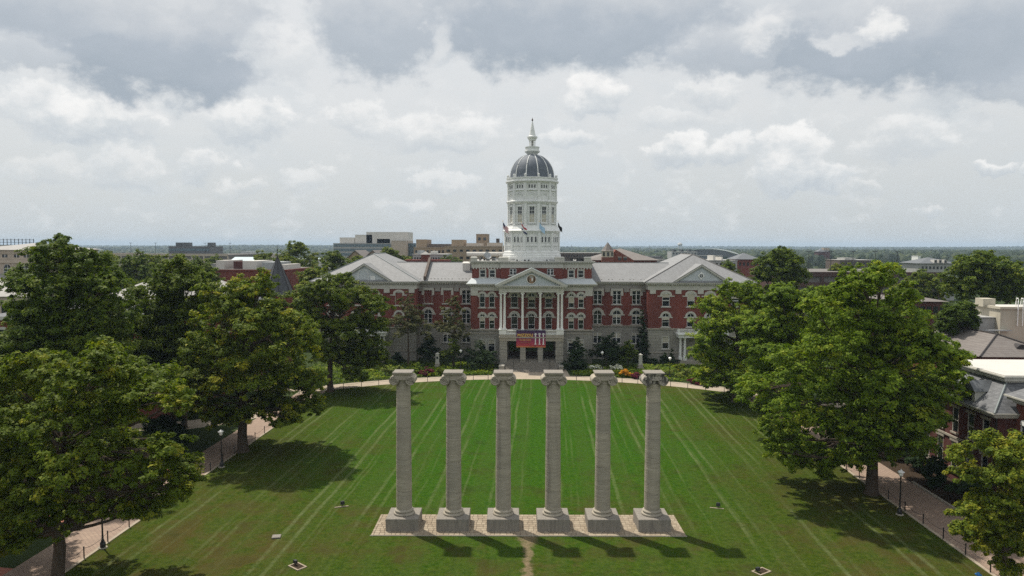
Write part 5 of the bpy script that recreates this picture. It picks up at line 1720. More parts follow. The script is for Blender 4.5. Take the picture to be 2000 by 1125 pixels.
tree('shade_tree', 'small loose tree at the lower right corner, before the brick building', (32.6, 50.4), px_lobes(LB['NR'], 50.4, 9), 36000, .29, 'leaf_oak', 19, .22, 3.2, ROWG, tint_mu=.52, subs=12, yellow=.12)
# behind the rows
LB['TB'] = [(1525, 500, 16), (1500, 512, 18), (1550, 512, 18), (1525, 530, 26), (1492, 540, 20), (1560, 540, 20), (1530, 560, 26)]
b = at(1525, 600, 165)
tree('background_tree', 'dark tree standing behind the right row, its tip above the horizon', (b.x, 165), px_lobes(LB['TB'], 165, 10), 15000, .65, 'leaf_dark', 20, .4, 6, 'trees behind the lawn', tint_mu=.5)
LB['FR'] = [(1920, 522, 26), (1890, 532, 30), (1950, 532, 30), (1980, 542, 26), (1862, 560, 22), (1900, 570, 30), (1950, 575, 30), (1990, 570, 28)]
b = at(1925, 600, 140)
tree('background_tree', 'rounded dark green tree at the far right behind the cream building', (b.x, 140), px_lobes(LB['FR'], 140, 11), 22000, .6, 'leaf_dark', 21, .4, 5, 'trees behind the lawn', tint_mu=.52)
LB['SB'] = [(1858, 612, 18), (1885, 606, 18), (1875, 628, 22), (1850, 640, 20), (1895, 632, 16)]
b = at(1872, 640, 108)
tree('background_tree', 'low dark rounded tree beside the cream building on the right', (b.x, 108), px_lobes(LB['SB'], 108, 12), 9000, .42, 'leaf_dark', 22, .25, 3, 'trees behind the lawn', tint_mu=.3)
for i, (px, pt, Y, w, lab) in enumerate([
        (265, 488, 185, 17, 'rounded tree behind the tallest dark tree on the left'),
        (212, 492, 200, 14, 'rounded tree just right of the beige stone building'),
        (305, 497, 205, 13, 'rounded tree below the far parking garage lights'),
        (390, 508, 170, 12, 'small dark tree left of the red brick flat-roofed building'),
        (582, 466, 240, 17, 'tall loose tree behind the pointed slate turret'),
        (515, 490, 250, 12, 'small tree left of the pointed slate turret'),
        (655, 488, 215, 15, 'rounded tree behind the left end of the hall'),
        (760, 482, 300, 12, 'tree rising behind the left hall roof'),
        (790, 496, 310, 13, 'low tree behind the left hall roof ridge'),
        (880, 498, 300, 14, 'low tree beside the white roof duct'),
        (612, 520, 170, 12, 'rounded tree right of the pointed slate turret'),
        (560, 500, 232, 12, 'leafy tree just behind the pointed slate turret'),
        (468, 512, 200, 9, 'small tree before the low grey building at left'),
        (420, 500, 330, 14, 'dark treetop behind the low grey building at left'),
        (700, 498, 260, 12, 'treetop just behind the left hall gable'),
        (1420, 512, 230, 13, 'treetop behind the right hall pavilion'),
        (1640, 512, 260, 15, 'treetop before the brick parking deck at right'),
        (1800, 528, 190, 13, 'leafy tree before the right end of the parking deck')]):
    p = at(px, pt, Y)
    zt = p.z
    tree('background_tree', lab, (p.x, Y), auto_lobes(p.x, Y, zt, w * 1.15, max(2, zt - w * 1.3), 11, 40 + i), 11000, .72, 'leaf_dark' if i % 3 == 0 else 'leaf_oak', 60 + i, .35, None, 'trees behind the lawn', tint_mu=.5)
for i, (x, y, h, w, lab) in enumerate([
        (-45.5, 58, 15, 12, 'shaded tree at the left edge behind the nearest big tree'),
        (-52, 104, 17, 12, 'tree on the left behind the walk, half hidden by the yellowing tree'),
        (47, 100, 16, 12, 'tree behind the right row beside the brick building'),
        (50, 122, 17, 12, 'tree behind the yellow-green tree on the right'),
        (-47, 128, 15, 11, 'tree at the left end of the hall'),
        (-47, 71, 15, 12, 'low shaded tree behind the red brick pads on the left'),
        (-46, 93, 14, 11, 'low shaded tree beside the forked path on the left'),
        (-53, 80, 16, 13, 'shaded tree under the tallest dark tree on the left')]):
    tree('background_tree', lab, (x, y), auto_lobes(x, y, h, w, 3.2, 10, 140 + i), 14000, .5, ('leaf_dark', 'leaf_oak')[i % 2], 80 + i, .35, None, 'trees behind the lawn')


# sparse brownish evergreens before the hall
def evergreen(label, px, py_base, py_top, Y, w, mat, seed, nl=7000, sparse=True):
    rs = random.Random(seed)
    p = at(px, py_base, Y); ztop = at(px, py_top, Y).z
    lob = []
    n = 15
    for i in range(n):
        q = i / (n - 1)
        z = ztop * (.42 + .54 * q) if sparse else ztop * (.12 + .84 * q)
        wd = w * (1 - q) ** .7 * .5 + .35
        a = i * 2.4 + rs.uniform(-.4, .4)
        lob.append((p.x + wd * .62 * math.cos(a), Y + wd * .62 * math.sin(a), z, wd * .62 + .25))
    return tree('evergreen_tree', label, (p.x, Y), lob, nl, .36, mat, seed, .22, ztop * .35, 'evergreens before the hall', bark='pine_bark', flat=.55, tint_mu=.5, subs=7)


evergreen('sparse brownish evergreen with a bare trunk before the left pavilion', 797, 712, 566, 143, 8.2, 'leaf_pine', 301)
evergreen('sparse olive evergreen before the left wing windows', 886, 712, 572, 143.5, 6.6, 'leaf_pine', 302, 5000)


def shrub(label, x, y, h, w, mat, seed, n=6000, size=.26, name='shrub', group='shrubs planted before the hall', mu=.45, conic=False, d=None):
    rs = random.Random(seed); lob = []
    d = d or w
    if conic:
        for i in range(16):
            q = i / 15; r = (w / 2) * (1 - q) ** .8 + .12
            lob.append((x + rs.uniform(-.12, .12), y + rs.uniform(-.12, .12), .5 + (h - .7) * q, r))
    else:
        k = max(5, int(w * 1.6))
        for i in range(k):
            a = rs.uniform(0, 6.28); q = rs.random() ** .5
            rr_ = min(w, d) * rs.uniform(.2, .3)
            xx, yy = q * (w / 2 - rr_ * .6) * math.cos(a), q * (d / 2 - rr_ * .6) * math.sin(a)
            lob.append((x + xx, y + yy, h * (.25 + .5 * (1 - q) * rs.uniform(.6, 1.2)), rr_))
        lob.append((x, y, h - min(w, d) * .22, min(w, d) * .22))
    t = thing(name, label, 'shrub', (x, y, 0), 0, group)
    me, *_ = crown([(a - x, b_ - y, c, r) for a, b_, c, r in lob], n, size, mat, seed, subs=8, tint_mu=mu)
    link('foliage', me, t)
    m = MB()
    for i in range(4):
        m.tube([(rs.uniform(-.1, .1), rs.uniform(-.1, .1), -.05), (rs.uniform(-.3, .3), rs.uniform(-.3, .3), h * .6)], [.06, .02], 5)
    m.build('stems', 'bark', t)
    return t


def gx(px, Y): return at(px, 600, Y).x


shrub('dark green yew filling the corner left of the obelisk', gx(838, 146), 146, 5.6, 6.0, 'leaf_yew', 401, 8000)
shrub('loose green shrub under the sparse olive evergreen', gx(885, 142), 142, 6.2, 5.6, 'leaf_oak', 402, 7000, mu=.35)
shrub('dark rounded bush just left of the portico steps', gx(938, 140.5), 140.5, 5.8, 7.4, 'leaf_yew', 403, 10000, mu=.6)
shrub('dark pyramid holly just right of the portico steps', gx(1128, 140.5), 140.5, 6.6, 5.2, 'leaf_yew', 404, 9000, conic=True, mu=.6)
shrub('broad dark tree-like bush before the right wing', gx(1185, 144), 144, 7.2, 7.4, 'leaf_yew', 405, 11000, mu=.55)
shrub('green bush between the broad dark bush and the narrow cypress', gx(1228, 143), 143, 5.6, 5.4, 'leaf_oak', 406, 7000, mu=.22)
shrub('narrow tall dark cypress in the corner of the right wing', gx(1255, 150), 150, 11.6, 3.2, 'leaf_yew', 407, 9000, conic=True, mu=.45)
shrub('low dark hedge under the right pavilion wall', gx(1300, 147), 147, 2.2, 7.0, 'leaf_yew', 408, 5000, d=2.2, mu=.5)
shrub('small pointed shrub left of the white side porch', gx(1302, 146), 146.4, 3.2, 1.2, 'leaf_yew', 409, 1500, conic=True)
shrub('small pointed shrub nearest the white side porch', gx(1313, 146), 146.0, 3.4, 1.2, 'leaf_yew', 410, 1500, conic=True)
shrub('dark shrub below the paired basement window on the left', gx(775, 146), 146, 2.4, 3.6, 'leaf_yew', 411, 3500, mu=.5)
shrub('dark bush at the far left end of the flower bed', gx(715, 138), 138, 3.0, 6.0, 'leaf_dark', 412, 5000)
for i, (px, Y, h, w, mat, lab) in enumerate([
        (752, 131.5, 2.3, 4.2, 'leaf_lime', 'clump of pale feathery grass left of the leftmost column top'),
        (778, 133.5, 2.0, 4.0, 'leaf_lime', 'clump of pale grass behind the leftmost column top'),
        (815, 134.5, 2.2, 4.0, 'leaf_elm', 'large-leaved bright green plant right of the leftmost column'),
        (836, 132.8, 1.5, 4.2, 'petal_red', 'low bed of dark red flowers left of the obelisk'),
        (858, 133.2, 1.6, 2.6, 'leaf_yellow', 'yellowish flowering clump before the plaque obelisk'),
        (1222, 133.0, 1.5, 3.0, 'petal_gold', 'clump of orange-yellow flowers behind the curved walk'),
        (1205, 134.2, 1.3, 3.0, 'leaf_yellow', 'low mixed flowers beside the orange-yellow clump'),
        (1246, 131.6, 1.3, 2.6, 'petal_red', 'magenta flowers left of the rightmost column top'),
        (1236, 134.5, 1.3, 3.0, 'leaf_elm', 'leafy green clump behind the orange-yellow flowers'),
        (1315, 133.5, 1.7, 5.0, 'leaf_lime', 'pale ornamental grass round the lamp on the right'),
        (1345, 132.0, 1.8, 5.0, 'leaf_lime', 'pale ornamental grass right of the lamp'),
        (1285, 136.5, 1.6, 4.6, 'leaf_lime', 'pale ornamental grass behind the rightmost column top'),
        (1330, 138.5, 1.8, 6.0, 'leaf_yellow', 'yellow-green meadow plants below the white side porch'),
        (1358, 126.5, 1.1, 2.6, 'petal_red', 'magenta flowers at the right end of the curved walk'),
        (1376, 125.0, 1.1, 2.4, 'petal_red', 'dark red flowers under the yellow-green tree'),
        (1165, 139.5, 1.0, 4.5, 'petal_white', 'low white flowers under the broad dark bush'),
        (1205, 140.0, 1.0, 4.0, 'petal_white', 'low white flowers left of the plain obelisk'),
        (700, 128.0, 1.2, 5.0, 'leaf_lime', 'low pale plants at the left end of the flower bed'),
        (790, 129.4, .9, 3.4, 'leaf_dark', 'low dark plants edging the left flower bed')]):
    shrub(lab, gx(px, Y), Y, h, w, mat, 450 + i, 2200, .22, 'flower_clump', 'plants in the beds before the hall', d=2.4)
for i, (x, y, h, w, lab) in enumerate([
        (41.2, 52, 2.4, 4.2, 'dark hedge bush along the brick building, nearest the camera'),
        (41.0, 57, 2.8, 5.0, 'dark hedge bush along the brick building, second from the camera'),
        (41.2, 62.5, 2.6, 5.0, 'dark hedge bush along the brick building, third from the camera'),
        (41.0, 68, 2.9, 5.2, 'dark hedge bush along the brick building, fourth from the camera'),
        (41.2, 74, 2.5, 5.4, 'dark hedge bush along the brick building, fifth from the camera'),
        (41.0, 80, 2.8, 5.4, 'dark hedge bush at the far corner of the brick building')]):
    shrub(lab, x, y, h, 3.6, 'leaf_yew', 500 + i, 5000, .26, 'hedge_bush', 'hedge along the brick building', d=w, mu=.5)
for i, (x, y, h, w, lab) in enumerate([(-43, 84, 2.6, 5, 'dark bush beside the forked path on the left'), (-47, 88, 3.2, 6, 'dark bush behind the forked path on the left'),
                                       (-44, 66, 2.2, 4, 'dark bush behind the red brick pad on the left'), (-46, 100, 2.6, 5, 'dark bush right of the forked path')]):
    shrub(lab, x, y, h, w, 'leaf_yew', 530 + i, 5000, .28, 'shrub', 'shrubs beyond the left walk')


# leafy ground cover filling the beds before the hall
def ground_cover():
    rs = np.random.RandomState(5)
    n = 26000
    x = np.where(rs.rand(n) < .5, rs.uniform(-44, -8, n), rs.uniform(7, 43, n))
    y0 = ARC_C[1] + np.sqrt(np.maximum(0, (ARC_R + 4.9) ** 2 - (x - ARC_C[0]) ** 2))
    y = y0 + rs.rand(n) ** 1.1 * np.maximum(.5, 146 - y0)
    patch = np.sin(x * .9 + np.sin(y * .5) * 2) * np.sin(y * 1.1 + x * .3)
    keep = patch > -.55
    x, y, patch = x[keep], y[keep], patch[keep]; n = len(x)
    z = rs.rand(n) * (.35 + .3 * np.maximum(0, patch))
    nm = rs.normal(0, .5, (n, 3)) + np.array([0, 0, 1.0]); nm /= np.linalg.norm(nm, axis=1)[:, None]
    me = leaf_mesh('ground_cover', np.stack([x, y, z], 1), nm, rs.uniform(.25, .55, n), .35 + .3 * patch + rs.normal(0, .2, n), 'leaf_elm', rs, .3)
    o = link('ground_cover', me); tag(o, 'low leafy ground cover in the beds before the hall', 'plants', None, 'stuff')


ground_cover()


# ================================================================== OTHER BUILDINGS
UNIT = MB().box(-.5, .5, -.5, .5, -.5, .5)
UM = {}


def unit_me(mat):
    if mat not in UM: UM[mat] = UNIT.mesh('window', mat)
    return UM[mat]


def win_row(t, x0, x1, y, z, w, h, n, mat='glass', name='window', frame=None):
    for k in range(n):
        x = x0 + (x1 - x0) * (k + .5) / n
        o = link(name, unit_me(mat), t, (x, y, z + h / 2), None, (w, .12, h))
        if frame: link('sill', unit_me(frame), o, (0, -.6, -.56), None, (1.25, 2.2, .10))


def hip(mb, x0, x1, y0, y1, z0, z1, rl=.0, along='x'):
    cx, cy = (x0 + x1) / 2, (y0 + y1) / 2
    if along == 'x':
        d = min((y1 - y0) / 2, (x1 - x0) / 2 - .01); a, b = (x0 + d, cy, z1), (x1 - d, cy, z1)
        mb.add([(x0, y0, z0), (x1, y0, z0), (x1, y1, z0), (x0, y1, z0), a, b], [(0, 1, 5, 4), (1, 2, 5), (2, 3, 4, 5), (3, 0, 4), (3, 2, 1, 0)])
    else:
        d = min((x1 - x0) / 2, (y1 - y0) / 2 - .01); a, b = (cx, y0 + d, z1), (cx, y1 - d, z1)
        mb.add([(x0, y0, z0), (x1, y0, z0), (x1, y1, z0), (x0, y1, z0), a, b], [(0, 1, 4), (1, 2, 5, 4), (2, 3, 5), (3, 0, 4, 5), (3, 2, 1, 0)])
    return mb


# ---- brick building at the right, facing the quad
RB = thing('brick_building', 'red brick building at the right edge with slate mansard and flat white roof', 'building', (43.2, 75, 0))
# walls: the long one faces -x
def side_wall(mb, y0, y1, z0, z1, holes, x, depth=.25):
    q = MB(); wall_holes(q, y0, y1, z0, z1, holes, 0, depth)
    mb.add([(x + v[1], v[0], v[2]) for v in q.v], q.f)


yA, yB = -6.4, 7.2        # local: y from 68.6 to 82.2
hs1 = [(y - .55, y + .55, 5.0, 7.5) for y in (-4.9, -2.5, .1, 2.7, 5.3)]
hs2 = [(y - .55, y + .55, 1.3, 4.0) for y in (-4.9, -2.5, .1, 2.7, 5.3)]
m = MB(); side_wall(m, yA, yB, 0, 8.0, hs1 + hs2, 0.0)
m.box(.31, 16, yA, yB, 0, 8.0); m.build('wall', 'dark_brick', RB)
for (y0, y1, z0, z1) in hs1 + hs2:
    w = MB().box(.10, .20, y0, y1, z0, z1).build('window', 'glass', RB)
    MB().box(.02, .14, y0, y0 + .1, z0, z1).box(.02, .14, y1 - .1, y1, z0, z1).box(.03, .14, y0 + .1, y1 - .1, (z0 + z1) / 2 - .04, (z0 + z1) / 2 + .04).build('frame', 'pale_trim', w)
    MB().box(-.12, .05, y0 - .15, y1 + .15, z0 - .18, z0 - .01).build('sill', 'limestone', w)
    MB().box(-.10, .05, y0 - .2, y1 + .2, z1 + .01, z1 + .3).build('lintel', 'limestone', w)
MB().box(-.14, .1, yA - .1, yB, 4.35, 4.55).box(-.16, .1, yA - .1, yB, .85, 1.1).build('belt_course', 'limestone', RB)
MB().box(-.2, 16, yA - .2, yB + .2, 8.0, 8.15).box(-.45, 16, yA - .45, yB + .45, 8.152, 8.40).box(-.6, 16, yA - .6, yB + .6, 8.402, 8.52).build('eaves_cornice', 'pale_trim', RB)
# mansard
mb = MB(); mb.add([(-.5, yA - .5, 8.53), (-.5, yB + .5, 8.53), (2.2, yB - 2.2, 11.0), (2.2, yA + 2.2, 11.0), (16, yA - .5, 8.53), (16, yA + 2.2, 11.0), (16, yB + .5, 8.53), (16, yB - 2.2, 11.0)],
                  [(0, 1, 2, 3), (4, 0, 3, 5), (1, 6, 7, 2)])
mb.build('mansard', 'mansard_slate', RB)
for a, b in (((-.5, yA - .5, 8.55), (2.2, yA + 2.2, 11.02)), ((-.5, yB + .5, 8.55), (2.2, yB - 2.2, 11.02))):
    MB().tube([a, b], .10, 6).build('hip_flashing', 'copper_grey', RB)
MB().box(2.0, 16, yA + 2.0, yB - 2.0, 11.0, 11.18).box(1.75, 16, yA + 1.75, yB - 1.75, 11.182, 11.5).box(1.6, 16, yA + 1.6, yB - 1.6, 11.502, 11.62).build('roof_cornice', 'pale_trim', RB)
MB().box(1.75, 16, yA + 1.75, yB - 1.75, 11.622, 11.72).build('flat_roof', 'white_roof', RB)
MB().box(7.5, 9.2, -1.5, .3, 11.72, 11.95).build('roof_hatch', 'flat_roof', RB)
# dormers
for y in (-2.4, 3.0):
    d = MB().box(-.15, 2.2, y - .85, y + .85, 8.75, 9.9).build('dormer', 'pale_trim', RB)
    MB().add([(-.3, y - 1.05, 9.9), (-.3, y + 1.05, 9.9), (-.3, y, 10.85), (2.6, y - 1.05, 9.9), (2.6, y + 1.05, 9.9), (2.6, y, 10.85)], [(0, 1, 2), (0, 2, 5, 3), (1, 4, 5, 2)]).build('dormer_roof', 'slate_blue', d)
    MB().box(-.2, -.152, y - .4, y + .4, 8.95, 9.75).build('dormer_window', 'glass', d)
# the taller recessed part nearer the camera
hs = [(y - .55, y + .55, 5.2, 8.1) for y in (-7.6, -9.6, -11.6, -13.6, -15.6)]
m = MB(); side_wall(m, -22, yA, 0, 9.5, hs, 1.8); m.box(2.11, 16, -22, yA - .01, 0, 9.5); m.build('taller_wall', 'orange_brick', RB)
for (y0, y1, z0, z1) in hs:
    yc = (y0 + y1) / 2
    w = MB().box(1.92, 2.0, y0, y1, z0, z1).build('window', 'glass', RB)
    m = MB().box(1.84, 1.95, y0, y0 + .12, z0, z1 - .5).box(1.84, 1.95, y1 - .12, y1, z0, z1 - .5)
    m.build('frame', 'lamp_white', w)
    n = 10; fan = MB()
    pts = [(1.80, yc + .55 * math.cos(math.pi * k / n), z1 - .55 + .55 * math.sin(math.pi * k / n)) for k in range(n + 1)]
    fan.poly(pts); fan.add([(p[0] - .04, p[1], p[2]) for p in pts], [tuple(range(n, -1, -1))])
    fan.build('fanlight', 'lamp_white', w)
MB().box(1.5, 16, -22, yA + .05, 9.5, 9.75).box(1.1, 16, -22, yA + .35, 9.752, 10.05).box(.9, 16, -22, yA + .5, 10.052, 10.2).build('upper_cornice', 'pale_trim', RB)
mb = MB(); mb.add([(1.0, -22, 10.21), (1.0, yA + .4, 10.21), (4.0, yA - 2.2, 12.2), (4.0, -22, 12.2), (16, yA + .4, 10.21), (16, yA - 2.2, 12.2)], [(0, 1, 2, 3), (1, 4, 5, 2)])
mb.build('upper_mansard', 'mansard_slate', RB)
MB().box(3.8, 16, -22, yA - 2.0, 12.2, 12.45).build('upper_cornice_ring', 'pale_trim', RB)
MB().box(3.9, 16, -22, yA - 2.1, 12.452, 12.5).build('upper_flat_roof', 'white_roof', RB)
MB().tube([(-.08, yA - .2, 0), (-.08, yA - .2, 8.0)], .07, 6).build('rain_pipe', 'black_paint', RB)
MB().box(-.3, 3, 7.22, 9.5, 0, .9).box(.2, 3, 7.22, 9.0, .9, 1.3).build('side_steps', 'limestone', RB)

# ---- slate hip roof building behind it
SH = thing('hip_roof_building', 'brick building with dark grey slate hip roofs and a round roof vent at right', 'building', (62.85, 105, 0.3))
MB().box(-4.9, 14, -9.5, 10, 0, 9.5).build('wall', 'red_brick', SH)
hip(MB(), -5.4, 5.4, -10, 10.5, 9.5, 11.8, along='y').build('hip_roof', 'brown_shingle', SH)
MB().box(1.5, 24, -19, -9.6, 0, 9.0).build('front_wing', 'red_brick', SH)
hip(MB(), .9, 26, -20, -8, 9.0, 11.0, along='x').build('cross_roof', 'mansard_slate', SH)
m = MB()
for k, (a, b) in enumerate((((-5.4, -10, 9.55), (0, -4.6, 11.85)), ((5.4, -10, 9.55), (0, -4.6, 11.85)), ((0, -4.6, 11.85), (0, 5.1, 11.85)), ((-5.4, 10.5, 9.55), (0, 5.1, 11.85)), ((.9, -20, 9.05), (6.9, -14, 11.05)), ((6.9, -14, 11.05), (20, -14, 11.05)))):
    MB().tube([a, b], .12, 6).build('hip_tiles', 'hip_tile', SH)
vm = MB(); vm.prism_y([(.8 * math.cos(math.pi * k / 10), .8 * math.sin(math.pi * k / 10)) for k in range(11)], -.9, .8)
vo = vm.build('round_vent', 'hip_tile', SH, loc=(1.2, -7.2, 10.1))
for k in range(4): link('window', unit_me('glass'), SH, (-4.92, -7 + 5 * k, 6.5), (0, 0, R(90)), (1.1, .12, 2.0))

# ---- cream modern building
CB = thing('cream_building', 'plain cream flat-roofed building with roof ladder at the right edge', 'building', (68.0, 108, 0))
MB().box(0, 16, 0, 7.6, 0, 14.9).build('wall', 'cream_wall', CB)
MB().box(-4.0, -.01, 1.2, 6.5, 0, 13.5).build('lower_wall', 'grey_wall', CB)
m = MB(); m.box(-.2, 16.2, -.2, .25, 14.9, 15.25); m.box(-.2, .3, .25, 7.6, 14.9, 15.25); m.build('parapet', 'cream_wall', CB)
MB().box(.3, 16, .25, 7.6, 14.9, 15.0).build('roof', 'white_roof', CB)
MB().box(-4.15, -.02, 1.05, 6.6, 13.502, 13.62).build('lower_roof', 'grey_wall', CB)
MB().box(-.6, 1.2, 3.2, 5.2, 15.0, 16.2).build('roof_unit', 'cream_wall', CB)
for x in (2.3, 3.0):
    MB().tube([(x, -.3, 12.5), (x, -.3, 16.0), (x + .1, -.1, 16.5), (x + .2, .4, 16.5), (x + .25, .6, 16.0), (x + .25, .6, 15.1)], .07, 6).build('ladder_rail', 'lamp_white', CB)
for k, z in enumerate((9.6, 11.8)): MB().box(-3.6, 1.2, -.9, -.21, z, z + .12).build('canopy', 'grey_metal', CB)
for k in range(3): link('window', unit_me('glass'), CB, (6.5, -.02, 4 + 3.2 * k), None, (2.2, .2, 2.0))

# ---- brick garage behind the right trees
def garage(name, label, px0, px1, pyt, pyb, Y, depth, floors, wall, masts, cat='building', group=None):
    a, b = at(px0, pyt, Y), at(px1, pyb, Y)
    t = thing(name, label, cat, (a.x, Y, 0), 0, group)
    W = b.x - a.x; zt = a.z
    MB().box(.3, W - .3, .6, depth, 0, zt - .5).build('core', 'asphalt_roof', t)
    fh = 3.3
    for k in range(floors):
        z1 = zt - k * fh
        if z1 < 1: break
        MB().box(0, W, 0, .5, max(0, z1 - 1.5), z1).build('parapet_band', wall, t)
        n = max(2, int(W / 7))
        for q in range(n + 1):
            if z1 - fh > 0: link('pier', unit_me(wall), t, (W * q / n, .26, z1 - 2.4), None, (.8, .5, 1.8))
    MB().box(.2, W - .2, .5, depth, zt - .9, zt - .7).build('deck', 'flat_roof', t)
    MB().box(0, .4, .5, depth, 0, zt).build('side_wall', wall, t)
    for q in range(masts):
        x = W * (q + .5) / masts
        mm = MB().tube([(x, depth * .45, zt - .8), (x, depth * .45, zt + 6.4)], .10, 6).box(x - .9, x + .9, depth * .45 - .15, depth * .45 + .15, zt + 6.3, zt + 6.5)
        mm.build('lamp_mast', 'dark_metal', t)
    return t


garage('parking_garage', 'long dark red brick parking deck behind the right trees with lamp masts', 1560, 1842, 531, 600, 235, 50, 4, 'brown_brick', 6)
g1 = garage('parking_garage', 'pale concrete parking garage far left on the horizon with lamp masts', 190, 445, 495, 520, 430, 50, 3, 'beige_stone', 5)
a, b = at(305, 481, 440), at(388, 492, 440)
o = thing('glass_block', 'dark blue-grey flat block with roof boxes on the horizon at left', 'building', (a.x, 455, 0))
W = b.x - a.x; zt = a.z
MB().box(0, W, 0, 20, 0, zt).build('wall', 'slate_blue', o)
win_row(o, 0, W, -.05, zt - 3.0, W / 13, 1.6, 12, 'glass_blue')
for q in (.12, .32, .9): MB().box(W * q, W * q + 3.2, 3, 8, zt, zt + 2.4).build('roof_box', 'slate_blue', o)

# ---- pale hip roof right of the big right tree
a, b = at(1768, 574, 160), at(1872, 600, 160)
t = thing('low_brick_building', 'low brick building with a plain grey sloping roof beside the far right tree', 'building', ((a.x + b.x) / 2, 165, 0))
W = (b.x - a.x) / 2; ze = at(1800, 592, 160).z; zr = at(1800, 576, 168).z
MB().box(-W, W, 0, 16, 0, ze).build('wall', 'dark_brick', t)
hip(MB(), -W - .6, W + .6, -.6, 16.6, ze, zr).build('roof', 'brown_shingle', t)
win_row(t, -W, W, -.03, ze - 2.6, 1.0, 1.5, 8)

# ---- left side: beige stone building at the edge
Y = 165
a = at(-60, 505, Y); b = at(66, 505, Y)
t = thing('beige_stone_building', 'tall beige stone building with pale hip roof at the left edge', 'building', (a.x, Y, 0))
W = b.x - a.x; zt = a.z
f = MB(); hsx = []
zw0, zw1 = at(10, 545, Y).z, at(10, 516, Y).z
hh = [(x - .95, x + .95, zw0, zw1) for x in [(at(q, 520, Y).x - a.x) for q in (14, -24, 48)]]
h2 = [(x - .65, x + .65, at(10, 503, Y).z, at(10, 497, Y).z) for x in [(at(q, 520, Y).x - a.x) for q in (10, 33, -16, 52)]]
ztop = at(0, 488, Y).z
wall_holes(f, 0, W, 0, ztop, hh + h2, 0); f.box(0, W, .31, 25, 0, ztop); f.build('wall', 'beige_stone', t)
win_type('stone_arch', 1.9, zw1 - zw0, True, 1, (.4, .7), 0, tw=.3, trim_mat='beige_stone')
for q in hh: window(t, 'stone_arch', (q[0] + q[1]) / 2, 0, zw0)
for q in h2:
    w = link('window', unit_me('glass'), t, ((q[0] + q[1]) / 2, .12, (q[2] + q[3]) / 2), None, (1.3, .1, q[3] - q[2]))
    link('glazing_bar', unit_me('white_paint'), w, (0, -.6, 0), None, (.08, .6, 1))
z2 = at(0, 511, Y).z
MB().box(-.3, W + .3, -.35, 25, z2 - .3, z2 + .3).box(-.2, W + .2, -.2, 0, ztop - .9, ztop).build('cornice', 'beige_stone', t)
hip(MB(), -.8, W + .8, -.8, 25.8, ztop, at(0, 474, Y + 10).z).build('hip_roof', 'pale_slate', t)
m = MB()
rx0, rx1, ry = at(-40, 470, 200).x - a.x, at(70, 470, 200).x - a.x, 34
zr = at(0, 468, 200).z
m.box(rx0, rx1, ry, ry + .1, zr - .1, zr); m.box(rx0, rx1, ry, ry + .1, zr - .8, zr - .7)
for k in range(16): x = rx0 + (rx1 - rx0) * k / 15; m.box(x - .06, x + .06, ry, ry + .12, zr - 2.2, zr + .25)
m.build('roof_railing', 'dark_metal', t)
MB().box(rx0, rx1, 30, 45, 0, zr - 1.5).build('rear_block', 'flat_roof', t)
# lower wing
zl = at(20, 579, 150).z
MB().box(-2, at(60, 579, 150).x - a.x, -15, -.4, 0, zl).build('lower_wing', 'beige_stone', t)
lw = at(60, 579, 150).x - a.x
MB().add([(-2.5, -15.5, zl), (lw + .4, -15.5, zl), (lw + .4, -.4, zl + 4.2), (-2.5, -.4, zl + 4.2), (lw + .4, -.4, zl), (-2.5, -.4, zl)], [(0, 1, 2, 3), (1, 4, 2), (0, 3, 5)]).build('lower_roof', 'pale_slate', t)
for q in (8, -20, 40): 
    w = link('window', unit_me('glass'), t, (at(q, 590, 150).x - a.x, -15.05, zl - 3.2), None, (1.1, .12, 2.4)); link('sill', unit_me('pale_trim'), w, (0, -.6, -.55), None, (1.3, 2.5, .1))

# ---- left quad brick building, mostly behind the trees, with its pointed turret
LBD = thing('turreted_building', 'red brick building behind the left trees with pale hip roofs and a dark pointed turret', 'building', (-62, 118, 0))
MB().box(-14, 12, -20, 22, 0, 13.6).build('wall', 'red_brick', LBD)
for y in range(-17, 21, 5):
    for z in (2.2, 6.2, 10.0):
        w = MB().box(12.0, 12.06, y - .6, y + .6, z, z + 2.3).build('window', 'glass', LBD)
        MB().box(11.98, 12.16, y - .85, y + .85, z + 2.3, z + 2.7).build('lintel', 'pale_trim', w)
        MB().box(11.98, 12.2, y - .8, y + .8, z - .25, z - .01).build('sill', 'pale_trim', w)
for k in range(6):
    for z in (2.2, 6.2, 10.0):
        w = link('window', unit_me('glass'), LBD, (-12 + 4.3 * k, -20.03, z + 1.1), None, (1.2, .1, 2.3)); link('stone_trim', unit_me('pale_trim'), w, (0, -.2, .58), None, (1.4, 1.6, .16))
MB().box(-14.4, 12.4, -20.4, 22.4, 13.6, 14.1).build('cornice', 'pale_trim', LBD)
MB().frustum(-14.4, 12.4, -20.4, 22.4, 14.1, -6, 4, -10, 12, 15.6).build('main_roof', 'slate_dark', LBD)
for px_, Y_, hw_, zt_ in ((284, 112, 4.6, 548), (428, 124, 4.4, 548)):
    c = at(px_, zt_, Y_)
    cx_, cy_ = c.x + 62, Y_ - 118
    MB().box(cx_ - hw_, cx_ + hw_, cy_ - hw_, cy_ + hw_ + 2, 13, c.z - 2.6).build('roof_pavilion', 'red_brick', LBD)
    hip(MB(), cx_ - hw_ - .5, cx_ + hw_ + .5, cy_ - hw_ - .5, cy_ + hw_ + 2.5, c.z - 2.6, c.z).build('hip_roof', 'pale_slate', LBD)
tp = at(543, 575, 138)
MB().lathe([(2.7, 0), (2.7, tp.z + .4)], 8, (tp.x + 62, 20, 0), R(22.5)).build('turret', 'red_brick', LBD)
ap = at(541, 500, 138)
MB().lathe([(3.2, tp.z + .1), (2.85, tp.z + .5), (.05, ap.z)], 8, (tp.x + 62, 20, 0), R(22.5)).build('turret_roof', 'turret_slate', LBD)
